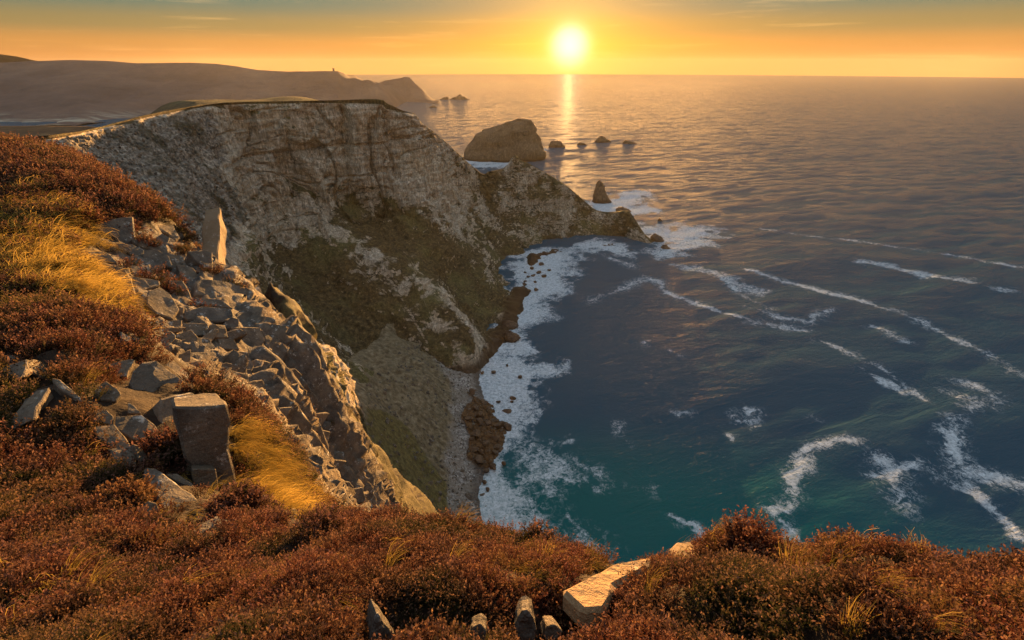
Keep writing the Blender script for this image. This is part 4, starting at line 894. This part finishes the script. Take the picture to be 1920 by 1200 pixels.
CRAG_BLOCKS = [   # (outline, yaw, up, thickness)
    (z5([(100, 205), (180, 195), (260, 225), (330, 290), (250, 285), (90, 265)]), 0.2, 0.5), (z5([(320, 140), (430, 145), (520, 200), (525, 245), (440, 230), (330, 180)]), 0.1, 0.4),
    (z5([(430, 95), (560, 120), (690, 150), (760, 300), (740, 310), (700, 235), (620, 195), (470, 150)]), 0.2, 0.5), (z5([(520, 195), (620, 190), (700, 235), (740, 320), (610, 345), (550, 310), (510, 260)]), 0.0, 0.2),
    (z5([(150, 305), (300, 300), (410, 320), (430, 385), (300, 375), (180, 340)]), 0.0, 0.5), (z5([(410, 310), (530, 310), (600, 360), (635, 410), (540, 405), (440, 385)]), 0.1, 0.4),
    (z5([(40, 350), (110, 330), (300, 375), (430, 390), (460, 520), (330, 520), (250, 500), (130, 460), (60, 400)]), -0.1, 0.15), (z5([(440, 390), (640, 420), (645, 455), (540, 495), (550, 560), (470, 545), (445, 450)]), 0.0, 0.1),
    (z5([(610, 360), (730, 360), (800, 410), (640, 410)]), 0.0, 0.5), (z5([(760, 300), (860, 310), (910, 350), (920, 425), (820, 420), (790, 370)]), 0.1, 0.1), (z5([(710, 420), (810, 420), (850, 480), (890, 570), (720, 560), (720, 500)]), -0.1, 0.1),
    (z5([(550, 500), (650, 470), (720, 520), (790, 640), (740, 715), (600, 660), (540, 590)]), 0.15, 0.25), (z5([(960, 405), (1160, 430), (1270, 470), (1305, 510), (1280, 640), (1200, 630), (1130, 560), (900, 540), (910, 440)]), 0.1, 0.1),
    (z5([(1060, 350), (1180, 390), (1190, 430), (960, 400), (960, 340)]), 0.1, 0.5), (z5([(1180, 400), (1260, 430), (1270, 440), (1200, 445)]), 0.2, 0.5), (z5([(820, 660), (960, 610), (1180, 630), (1195, 740), (1060, 735), (830, 720)]), 0.0, 0.45),
    (z5([(1210, 655), (1420, 645), (1490, 750), (1470, 770), (1330, 765), (1205, 755)]), 0.15, 0.25), (z5([(430, 570), (500, 565), (530, 640), (555, 710), (400, 690), (410, 620)]), 0.0, 0.2), (z5([(450, 710), (560, 720), (650, 760), (660, 850), (570, 870), (470, 800)]), 0.0, 0.2),
    (z5([(670, 720), (810, 720), (810, 830), (720, 830), (680, 790)]), 0.0, 0.1), (z5([(815, 738), (1005, 743), (1005, 830), (850, 840)]), -0.1, 0.0), (z5([(1015, 748), (1130, 752), (1150, 850), (1020, 850)]), 0.1, 0.1),
    (z5([(1160, 768), (1400, 773), (1430, 880), (1380, 930), (1250, 930), (1200, 850)]), 0.0, 0.05), (z5([(1410, 790), (1520, 880), (1580, 960), (1560, 1050), (1370, 1000), (1430, 900)]), 0.2, 0.15), (z5([(1080, 950), (1290, 960), (1350, 1060), (1330, 1110), (1180, 1070), (1080, 980)]), 0.0, 0.1),
    (z5([(1360, 1010), (1570, 1060), (1560, 1140), (1400, 1150), (1350, 1090)]), 0.1, 0.1), (z5([(1590, 960), (1680, 960), (1720, 1050), (1720, 1130), (1600, 1120), (1580, 1030)]), 0.1, 0.1), (z5([(1520, 860), (1600, 860), (1620, 940), (1570, 940)]), 0.2, 0.3),
    (z5([(340, 805), (420, 840), (420, 885), (350, 870)]), 0.0, 0.5), (z5([(395, 805), (440, 820), (500, 870), (440, 870)]), 0.6, 0.4), (z5([(850, 200), (960, 190), (1035, 210), (1035, 330), (980, 330), (900, 270)]), 0.1, 0.2), (z5([(600, 0), (740, 10), (790, 100), (760, 120), (700, 70), (600, 40)]), 0.1, 0.3), (z5([(650, 70), (770, 130), (720, 140), (650, 110)]), 0.1, 0.3),
    (z5([(900, 545), (1120, 565), (1190, 632), (960, 605), (860, 640)]), 0.0, 0.5), (z5([(560, 720), (665, 715), (700, 800), (660, 840), (640, 760)]), 0.0, 0.1), (z5([(830, 845), (1010, 855), (1060, 930), (960, 960), (850, 920)]), 0.0, 0.1), (z5([(1070, 855), (1190, 860), (1240, 940), (1090, 940)]), 0.0, 0.05),
    (z5([(850, 960), (1060, 960), (1090, 1060), (960, 1120), (880, 1060)]), 0.0, 0.1), (z5([(1100, 1080), (1300, 1120), (1320, 1200), (1120, 1190)]), 0.0, 0.1),
]
SLAB_BLOCKS = [
    (z4([(0, 275), (110, 265), (200, 310), (150, 400), (120, 430), (0, 400)]), -0.2, 0.4), (z4([(200, 290), (290, 300), (340, 330), (370, 400), (330, 445), (250, 400), (200, 430), (160, 440), (190, 360)]), 1.15, 0.15), (z4([(160, 640), (260, 530), (370, 505), (330, 600), (280, 640), (250, 740), (170, 680)]), -0.1, 0.5),
    (z4([(280, 640), (370, 510), (385, 540), (330, 620), (290, 740), (250, 745)]), 1.15, 0.2), (z4([(590, 315), (660, 310), (720, 390), (720, 480), (650, 440)]), 0.0, 0.4), (z4([(700, 540), (790, 450), (880, 510), (910, 560), (870, 610), (750, 600)]), 0.0, 0.3), (z4([(810, 330), (980, 290), (1015, 300), (950, 420), (870, 420)]), 0.0, 0.4),
    (z4([(960, 480), (1000, 370), (1060, 320), (1180, 300), (1240, 350), (1390, 460), (1330, 640), (1200, 670), (1000, 560)]), 0.05, 0.2), (z4([(1300, 300), (1380, 370), (1430, 400), (1390, 500), (1340, 420), (1240, 340)]), 0.3, 0.3),
    ([(326, 768), (424, 757), (431, 800), (442, 925), (410, 937), (345, 862)], 0.0, 0.10), (z4([(870, 720), (1060, 715), (1160, 780), (1200, 840), (1130, 900), (1000, 890), (860, 800)]), 0.1, 0.5), (z4([(640, 680), (800, 670), (850, 720), (845, 790), (700, 760)]), 0.0, 0.4),
    (z4([(700, 800), (850, 780), (980, 930), (990, 990), (880, 960), (720, 870)]), 0.1, 0.7), (z4([(800, 960), (990, 950), (1040, 1130), (900, 1090)]), 0.1, 0.7), (z7([(370, 600), (480, 590), (560, 650), (780, 800), (930, 930), (930, 980), (860, 1010), (540, 960), (500, 830)]), 0.1, 0.95),
    (z7([(560, 630), (660, 630), (760, 700), (810, 770), (700, 720)]), 0.1, 0.6), (z7([(770, 600), (960, 600), (990, 800), (920, 820), (780, 700)]), 0.0, 0.25), (z7([(740, 520), (900, 530), (910, 590), (760, 600)]), 0.1, 0.5), (z7([(360, 1020), (420, 850), (490, 870), (525, 960), (510, 1100), (400, 1100)]), 0.5, 0.5),
    (z7([(820, 1050), (970, 970), (1090, 1010), (950, 1060), (800, 1130), (740, 1110)]), 0.1, 0.9), (z7([(1410, 950), (1500, 910), (1640, 1020), (1680, 1050), (1440, 980)]), 0.2, 0.6), (z7([(1550, 920), (1590, 900), (1680, 960), (1710, 1050), (1660, 1040)]), 0.1, 0.5), (z7([(1270, 820), (1380, 800), (1450, 870), (1500, 920), (1410, 930), (1330, 860)]), 0.2, 0.7),
    (z4([(385, 430), (450, 440), (600, 570), (620, 600), (520, 560), (440, 510)]), 0.1, 0.6), (z4([(960, 620), (1010, 640), (1060, 700), (960, 700)]), 0.0, 0.5), (z4([(1000, 930), (1070, 960), (1140, 1090), (1060, 1100)]), 0.9, 0.3),
]
for i, (poly, yw, up) in enumerate(CRAG_BLOCKS): traced_block("rock_block", poly, None, yw, up, None, near, seed=i, bev=0.05, lift=0.75, lie=0.62)
for i, (poly, yw, up) in enumerate(SLAB_BLOCKS): traced_block("rock_slab", poly, None, yw, up, None, near, seed=100 + i, bev=0.04, lift=1.5 if i == 9 else 0.45, lie=0.0 if i in (1, 3, 9, 16, 18, 25) else 0.55)
# the rest of the crag breaks into jointed slabs: cells between random joints
JOINTED = []
def joint_cells(area, n, asp=1.35, skew=0.25, seed=5):
    r_ = np.random.default_rng(seed); a_ = np.array(area, float); lo, hi = a_.min(0), a_.max(0); S = []
    while len(S) < n:
        p = r_.uniform(lo, hi)
        if not in_poly(np.array([p[0]]), np.array([p[1]]), area)[0]: continue
        if any(np.hypot(p[0] - q[0], (p[1] - q[1]) * asp) < 24 for q in S): 
            if r_.random() < 0.985: continue
        S.append(p)
    S = np.array(S); T = S.copy(); T[:, 1] = T[:, 1] * asp + skew * T[:, 0]
    cells = []
    for i, c in enumerate(T):
        poly = [c + np.array(o) * 60 for o in ((-1, -1), (1, -1), (1, 1), (-1, 1))]
        for j, q in enumerate(T):
            if i == j or np.linalg.norm(q - c) > 130: continue
            m_, nn = (c + q) / 2, (q - c); out = []
            for k in range(len(poly)):
                A_, B_ = poly[k], poly[(k + 1) % len(poly)]; da, db = np.dot(A_ - m_, nn), np.dot(B_ - m_, nn)
                if da <= 0: out.append(A_)
                if da * db < 0: out.append(A_ + (B_ - A_) * da / (da - db))
            poly = out
            if len(poly) < 3: break
        if len(poly) < 3: continue
        P_ = np.array(poly); P_ = c + (P_ - c) * 0.95; P_[:, 1] = (P_[:, 1] - skew * P_[:, 0]) / asp
        keep = [P_[k] for k in range(len(P_)) if np.linalg.norm(P_[k] - P_[k - 1]) > 5]
        if len(keep) >= 3: cells.append((S[i], [tuple(k) for k in keep]))
    return cells
NOROCK = [GRASS2_PX, MOUND_PX, [(150, 505), (250, 440), (235, 600), (180, 540)]]
for i, (c_, poly) in enumerate(joint_cells(CRAG_PX, 150)):
    if any(in_poly(np.array([c_[0]]), np.array([c_[1]]), q[0])[0] for q in CRAG_BLOCKS + SLAB_BLOCKS) or any(in_poly(np.array([c_[0]]), np.array([c_[1]]), q)[0] for q in NOROCK): continue
    h_ = hit(c_[0], c_[1], Z=nz)
    if h_ is None or np.hypot(h_[0], h_[1]) > 48: continue
    hv_ = [hit(a_, b_, Z=nz) for a_, b_ in [(c_[0] + 1.25 * (q[0] - c_[0]), c_[1] + 1.25 * (q[1] - c_[1])) for q in poly]]      # nothing perched on a skyline
    if any(q is None for q in hv_) or max(np.hypot(q[0], q[1]) for q in hv_) > 1.6 * min(np.hypot(q[0], q[1]) for q in hv_): continue
    JOINTED.append((poly, 0, 0))
    traced_block("rock_block", poly, None, float(rng.normal(0.05, 0.25)), float(rng.uniform(-0.1, 0.35)), None, near, seed=500 + i, bev=0.06, lift=float(rng.uniform(0.25, 0.9)), lie=0.5)
# smaller broken blocks filling the crag between the big ones
BLK = [stone_mesh("block", 140 + i, 12, 0.95, 2, 0.03, 1.0) for i in range(10)]
ci_, cj_ = np.where((crag_m > 0.6) & (np.abs(An) < math.radians(58)) & (Rn > 9) & (Rn < 48))
pick = rng.choice(len(ci_), 60, replace=False)
for k_ in pick:
    i, j = ci_[k_], cj_[k_]; s_ = float(0.020 * Rn[i, j] * rng.uniform(0.5, 1.6) * (1.5 if stp[i, j] > 0.5 else 1.0))
    o = link("rock_block", BLK[int(rng.integers(0, 10))], None, near)
    o.location = (nx[i, j], ny[i, j], nz[i, j]); o.scale = (s_ * rng.uniform(0.9, 1.6), s_, s_ * rng.uniform(0.6, 1.0)); o.rotation_euler = (rng.normal(0, 0.35), rng.normal(0.12, 0.3), rng.normal(0.5, 0.6))
# the fin of rock that stands up behind the crag and catches the sun
fin = traced_block("rock_fin", [(413, 389), (415, 394), (418, 412), (424, 436), (425, 458), (430, 475), (432, 520), (407, 515), (405, 470), (409, 448), (409, 420)], 41, 1.32, 0.12, 1.4, None, seed=300, bev=0.02, rough=1.0, mat=M_TAN)
tag(fin, "upright rock fin with a sunlit golden face behind the crag", "rock fin")
# loose stones in the heather by the camera
FG_POLYS = []
def fg_stone(name, poly, yaw, up, thick, label, lift=0.05, seed=0, bev=0.10, mat=None, rough=1.5):
    FG_POLYS.append(poly); o = traced_block(name, poly, None, yaw, up, thick, None, seed=seed, bev=bev, rough=rough, lift=lift, mat=mat); tag(o, label, "stone"); return o
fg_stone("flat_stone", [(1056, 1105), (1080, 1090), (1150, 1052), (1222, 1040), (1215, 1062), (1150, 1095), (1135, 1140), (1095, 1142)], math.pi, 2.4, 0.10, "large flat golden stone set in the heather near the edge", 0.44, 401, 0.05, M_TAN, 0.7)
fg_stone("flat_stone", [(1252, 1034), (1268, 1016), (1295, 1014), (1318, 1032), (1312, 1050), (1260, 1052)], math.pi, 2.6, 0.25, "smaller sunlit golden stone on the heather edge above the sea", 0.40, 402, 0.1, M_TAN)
fg_stone("standing_stone", [(964, 1205), (966, 1165), (980, 1143), (996, 1152), (1004, 1180), (1002, 1210)], 0.0, 0.3, 0.12, "upright egg-shaped grey stone at the bottom edge", 0.30, 403, 0.16)
fg_stone("standing_stone", [(694, 1205), (700, 1165), (710, 1148), (726, 1175), (745, 1205)], 0.1, 0.3, 0.12, "pointed grey stone among heather stems at the bottom left of centre", 0.30, 404)
fg_stone("small_stone", [(1020, 1198), (1026, 1172), (1044, 1172), (1056, 1185), (1040, 1206)], 0.3, 0.6, 0.1, "small tan stone beside the egg-shaped grey one", 0.28, 405)
fg_stone("small_stone", [(876, 1206), (882, 1180), (900, 1172), (912, 1184), (908, 1206)], -0.1, 0.5, 0.1, "small dark grey stone half hidden left of the egg-shaped one", 0.28, 406)
# ------------------------------------------------------------------ heather and grass
def mat_heather():
    k = NT("heather_leaf"); P = k.pos
    oi = k.n('ShaderNodeObjectInfo'); tip = k.attr('tip')
    n = k.rng(k.noise(P, 1.5, 2, 0.5), 0.3, 0.7); n2 = k.noise(P, 0.22, 3, 0.6)
    c = k.ramp(k.m('ADD', k.m('MULTIPLY', n, 0.75), k.m('MULTIPLY', oi.outputs['Random'], 0.3)), [(0.22, (0.032, 0.034, 0.013)), (0.38, (0.022, 0.014, 0.010)), (0.55, (0.034, 0.015, 0.012)), (0.70, (0.068, 0.021, 0.015)), (0.90, (0.085, 0.052, 0.022))])
    c = k.mix(k.m('MULTIPLY', k.rng(n2, 0.52, 0.62), 0.75), c, (0.070, 0.066, 0.022))
    c = k.mix(k.m('MULTIPLY', tip, 0.85), c, k.mix(oi.outputs['Random'], (0.27, 0.130, 0.115), (0.26, 0.150, 0.075)))
    d = k.n('ShaderNodeBsdfDiffuse'); k.put(d.inputs[0], c); t = k.n('ShaderNodeBsdfTranslucent'); k.put(t.inputs[0], c)
    mx = k.n('ShaderNodeMixShader'); mx.inputs[0].default_value = 0.40
    k.t.links.new(d.outputs[0], mx.inputs[1]); k.t.links.new(t.outputs[0], mx.inputs[2]); k.t.links.new(mx.outputs[0], k.out.inputs[0]); return k.mat
def mat_grass():
    k = NT("dry_grass"); P = k.pos
    oi = k.n('ShaderNodeObjectInfo'); tip = k.attr('tip')
    c = k.ramp(k.m('ADD', k.m('MULTIPLY', k.noise(P, 0.5, 4, 0.6), 0.7), k.m('MULTIPLY', oi.outputs['Random'], 0.35)), [(0.3, (0.24, 0.17, 0.04)), (0.5, (0.52, 0.33, 0.07)), (0.75, (0.70, 0.46, 0.12))])
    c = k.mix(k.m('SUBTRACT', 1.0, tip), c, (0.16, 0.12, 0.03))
    d = k.n('ShaderNodeBsdfDiffuse'); k.put(d.inputs[0], c); t = k.n('ShaderNodeBsdfTranslucent'); k.put(t.inputs[0], c)
    mx = k.n('ShaderNodeMixShader'); mx.inputs[0].default_value = 0.55
    k.t.links.new(d.outputs[0], mx.inputs[1]); k.t.links.new(t.outputs[0], mx.inputs[2]); k.t.links.new(mx.outputs[0], k.out.inputs[0]); return k.mat
M_HEATHER, M_GRASS = mat_heather(), mat_grass()
def sprig_mesh(name, seed, sprigs, radius, height, leaves=9, lw=0.0075, ll=0.016, dome=0.8):
    """A tuft of heather: many leafy shoots fanning out of one root."""
    r_ = np.random.default_rng(seed); V, Fc, T = [], [], []
    for _ in range(sprigs):
        a, q = r_.uniform(0, 6.283), math.sqrt(r_.random()); bx0 = np.array([math.cos(a), math.sin(a), 0]) * radius * 0.45 * q
        lean = np.array([math.cos(a) * q * dome, math.sin(a) * q * dome, 1.0]) + r_.normal(0, 0.14, 3); lean /= np.linalg.norm(lean); h = height * r_.uniform(0.6, 1.1) * (1 - 0.25 * q)
        side = np.cross(lean, r_.normal(size=3)); side /= np.linalg.norm(side)
        i0 = len(V); V += [bx0 - side * 0.0016, bx0 + side * 0.0016, bx0 + lean * h]; T += [0, 0, 0.3]; Fc.append((i0, i0 + 1, i0 + 2))
        for l in range(leaves):
            t_ = 0.35 + 0.65 * (l + r_.random()) / leaves; c = bx0 + lean * h * t_
            o = r_.normal(size=3); o -= lean * o.dot(lean) * 0.3; o /= np.linalg.norm(o); o = o * 0.85 + lean * 0.7; o /= np.linalg.norm(o)
            s_ = np.cross(o, r_.normal(size=3)); s_ /= np.linalg.norm(s_); L_ = ll * r_.uniform(0.7, 1.3); W_ = lw * r_.uniform(0.7, 1.3)
            i0 = len(V); V += [c, c + o * L_ * 0.5 + s_ * W_ * 0.5, c + o * L_, c + o * L_ * 0.5 - s_ * W_ * 0.5]; tv = max(0.0, (t_ - 0.7) / 0.3) * r_.random() ** 0.7
            T += [tv] * 4; Fc.append((i0, i0 + 1, i0 + 2, i0 + 3))
    me = bpy.data.meshes.new(name); me.from_pydata([v.tolist() for v in V], [], Fc); a_ = me.attributes.new('tip', 'FLOAT', 'POINT'); a_.data.foreach_set('value', np.array(T, np.float32)); me.materials.append(M_HEATHER); return me
def grass_mesh(name, seed, blades, radius, length, droop, width=0.006):
    r_ = np.random.default_rng(seed); V, Fc, T = [], [], []
    for _ in range(blades):
        b0 = np.array([*(r_.normal(0, radius, 2)), 0]); L_ = length * r_.uniform(0.55, 1.15); az_ = r_.normal(0, 0.35); d0 = np.array([math.cos(az_), math.sin(az_), 0]); s_ = np.array([-d0[1], d0[0], 0]) + r_.normal(0, 0.3, 3); s_ /= np.linalg.norm(s_)
        el = r_.uniform(0.9, 1.4); p = b0.copy(); i0 = len(V); K_ = 5
        for q in range(K_):
            w = width * (1 - q / K_) * r_.uniform(0.8, 1.2); V += [p - s_ * w / 2, p + s_ * w / 2]; T += [q / (K_ - 1)] * 2
            p = p + (d0 * math.cos(el) + np.array([0, 0, math.sin(el)])) * L_ / (K_ - 1); el -= droop * r_.uniform(0.6, 1.2)
        for q in range(K_ - 1): Fc.append((i0 + 2 * q, i0 + 2 * q + 1, i0 + 2 * q + 3, i0 + 2 * q + 2))
    me = bpy.data.meshes.new(name); me.from_pydata([v.tolist() for v in V], [], Fc); a_ = me.attributes.new('tip', 'FLOAT', 'POINT'); a_.data.foreach_set('value', np.array(T, np.float32)); me.materials.append(M_GRASS); return me
TUFTS = [sprig_mesh("heather_tuft", 900 + i, 46, 0.13, 0.12 + 0.02 * (i % 3)) for i in range(5)]
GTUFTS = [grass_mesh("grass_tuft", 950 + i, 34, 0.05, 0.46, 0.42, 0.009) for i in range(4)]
grass_m = np.maximum(np.maximum(region(GRASS1_PX, 0.12), region(GRASS2_PX, 0.12)), 0.6 * region(GRASS3_PX, 0.12))
def sample(mask_fn, dens, rmin, rmax, azmax=math.radians(66)):
    """Points on the hillside, spread evenly as seen from near by: dens(r) per square metre."""
    lo, hi = math.log(rmin), math.log(rmax); rmx = np.exp(np.linspace(lo, hi, 60)); peak = float(np.max(dens(rmx) * rmx ** 2)); n = int(peak * (hi - lo) * 2 * azmax)
    a = rng.uniform(-azmax, azmax, n); r = np.exp(rng.uniform(lo, hi, n)); x_, y_ = r * np.sin(a), r * np.cos(a)
    keep = rng.random(n) < dens(r) * r ** 2 / peak * np.clip(mask_fn(x_, y_), 0, 1); return x_[keep], y_[keep], r[keep]
nNrm = grid_normals(np.stack([nx, ny, nz], -1)); nNrm *= np.sign(nNrm[..., 2:3])
def surf(x_, y_):
    n_ = np.stack([z_lookup(nNrm[..., k], x_, y_) for k in range(3)], -1); return z_lookup(nz, x_, y_), n_ / np.linalg.norm(n_, axis=1, keepdims=True)
def rot_to(n_, heading, tiltf=0.7, jitter=0.15):
    """Euler angles that turn +Z part of the way to the surface normal and +X to a heading."""
    out = np.zeros((len(n_), 3))
    for i, (q, h) in enumerate(zip(n_, heading)):
        up = Vector((q[0] * tiltf + rng.normal(0, jitter), q[1] * tiltf + rng.normal(0, jitter), 1 - tiltf + q[2] * tiltf)).normalized(); xd = Vector((math.cos(h), math.sin(h), 0)); xd = (xd - up * xd.dot(up)).normalized(); yd = up.cross(xd)
        out[i] = Matrix((xd, yd, up)).transposed().to_euler()[:]
    return out
tsize = lambda r: np.clip(0.098 * (r / 2.2) ** 0.80, 0.085, 1.6)
def heath_mask(x_, y_):
    d_ = np.zeros(x_.shape, bool)
    zz = z_lookup(nz, x_, y_); R2 = np.hypot(x_, y_)
    for lift_ in (0.0, 0.6, 1.1):
        zl = zz - CAM_Z + lift_ * tsize(R2); fw = y_ * CP - zl * SP; pu = 960 + F * x_ / fw; pv = 600 - F * (y_ * SP + zl * CP) / fw
        for poly in BARE: d_ |= in_poly(pu, pv, poly)
    return (~d_) * ((x_ < -0.60 * y_) | (y_ < 11)) * ((x_ < -21) | (y_ < 30)) * (1 - 1.25 * z_lookup(rockm, x_, y_)) * (1 - 0.93 * z_lookup(grass_m, x_, y_))
BARE = [p_[0] for p_ in CRAG_BLOCKS + SLAB_BLOCKS + JOINTED] + FG_POLYS     # no heather grows on or straight in front of these rocks
hx, hy, hr = sample(heath_mask, lambda r: 2.6 / tsize(r) ** 2, 0.75, 95)
hz, hn = surf(hx, hy); ts_ = tsize(hr) / 0.13 * rng.uniform(0.75, 1.3, len(hr))
print("heather tufts", len(hx))
ob = scatter("heather", np.stack([hx, hy, hz - 0.01], 1), rot_to(hn, rng.uniform(0, 6.28, len(hx)), 0.6), np.stack([ts_, ts_, ts_], 1), rng.integers(0, 5, len(hx)), TUFTS)
tag(ob, "russet and brown heather covering the slope by the camera")
# heather growing in the joints of the crag
cx_, cy_, cr_ = sample(lambda a, b: (b < 45) * z_lookup(rockm, a, b) * (vnoise(a / 1.6, b / 1.6, 0 * a, 909) > 0.45), lambda r: 0.9 / tsize(r) ** 2, 4, 60)
cz_, cn_ = surf(cx_, cy_); s_ = tsize(cr_) / 0.13 * rng.uniform(0.6, 1.1, len(cr_))
ob = scatter("crag_heather", np.stack([cx_, cy_, cz_], 1), rot_to(cn_, rng.uniform(0, 6.28, len(cx_)), 0.5), np.stack([s_, s_, s_], 1), rng.integers(0, 5, len(cx_)), TUFTS)
tag(ob, "dark heather rooted in the joints of the crag")
# combed golden grass: lies downhill and to the right
gl = lambda r: np.clip(0.42 * (r / 10) ** 0.7, 0.18, 1.2)
gx, gy, gr = sample(lambda a, b: z_lookup(grass_m, a, b), lambda r: 9.0 / gl(r) ** 2, 3, 60)
gz, gn = surf(gx, gy); hd_ = np.arctan2(gn[:, 1] * 0.6 - 0.35, gn[:, 0] * 0.6 + 0.75) + rng.normal(0, 0.25, len(gx)); s_ = gl(gr) / 0.36 * rng.uniform(0.8, 1.3, len(gx))
print("grass tufts", len(gx))
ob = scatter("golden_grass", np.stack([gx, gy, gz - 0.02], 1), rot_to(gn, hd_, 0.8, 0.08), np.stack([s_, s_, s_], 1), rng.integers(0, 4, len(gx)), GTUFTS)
tag(ob, "long golden grass combed downhill on the left slope")
# stray grass among the heather, most on the right-hand edge
sx_, sy_, sr_ = sample(lambda a, b: np.clip(0.09 + 0.5 * (vnoise(a / 0.7, b / 0.7, 0 * a, 911) > 0.35) * sstep(0.6, 1.6, a) * sstep(1.6, 2.2, b), 0, 1) * (1 - z_lookup(rockm, a, b)), lambda r: 60 / (r / 2) ** 1.6, 1.0, 40)
sz2, sn = surf(sx_, sy_); s_ = 0.42 * np.clip((sr_ / 2.2) ** 0.7, 0.7, 5) * rng.uniform(0.7, 1.2, len(sx_))
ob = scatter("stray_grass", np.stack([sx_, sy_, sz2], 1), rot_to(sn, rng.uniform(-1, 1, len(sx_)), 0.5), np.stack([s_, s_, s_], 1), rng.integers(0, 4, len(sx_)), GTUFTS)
tag(ob, "stray tufts of dry grass among the heather")
# a few bushes that stand clear of the carpet
def bush(px, py, size, label, seed, lift=0.0, tall=1.0, gnd=None):
    h = hit(px, py, Z=nz); r_ = np.random.default_rng(seed)
    me = sprig_mesh("heather_bush", seed, 260, size * 0.55, size * 0.62 * tall, 16, 0.0075 * max(1, np.hypot(h[0], h[1]) / 2.4), 0.017 * max(1, np.hypot(h[0], h[1]) / 2.4), 0.75)
    o = link("heather_bush", me); o.location = (h[0], h[1], h[2] - 0.06 * size); o.rotation_euler = (0, 0, r_.uniform(0, 6)); tag(o, label, "bush", "heather bushes"); return o
bush(1405, 1030, 0.34, "dark red heather bush peaking on the edge against the sea", 1201, tall=1.25)
bush(1003, 1030, 0.24, "small upright red heather bush on the edge above the surf", 1202, tall=1.3)
bush(305, 860, 1.0, "rust-brown heather bush wedged between the pale rock slabs", 1203)
bush(450, 965, 0.7, "dark heather bush below the tall rock block, beside golden grass", 1204)
bush(235, 960, 0.8, "heather bush growing left of the golden slab's rounded end", 1205)
bush(600, 1010, 0.42, "red-tipped heather bush on the near edge under the crag", 1206)
# ------------------------------------------------------------------ sea haze
def build_haze():
    b = bmesh.new(); bmesh.ops.create_cube(b, size=1.0)
    top, bot = 192.0, -46.0
    for v in b.verts: v.co = Vector((v.co.x * 16100, v.co.y * 16100, bot + (v.co.z + 0.5) * (top - bot)))
    me = bpy.data.meshes.new("haze"); b.to_mesh(me); b.free()
    m = bpy.data.materials.new("haze_air"); m.use_nodes = True; t = m.node_tree; t.nodes.clear()
    o = t.nodes.new('ShaderNodeOutputMaterial'); p = t.nodes.new('ShaderNodeVolumePrincipled')
    p.inputs['Color'].default_value = (0.92, 0.86, 0.80, 1); p.inputs['Density'].default_value = HAZE_D; p.inputs['Anisotropy'].default_value = HAZE_G
    t.links.new(p.outputs[0], o.inputs['Volume'])
    h = link("haze", me, m); tag(h, kind="stuff")
    return h
HAZE_D, HAZE_G = 4.6e-5, 0.90
build_haze()
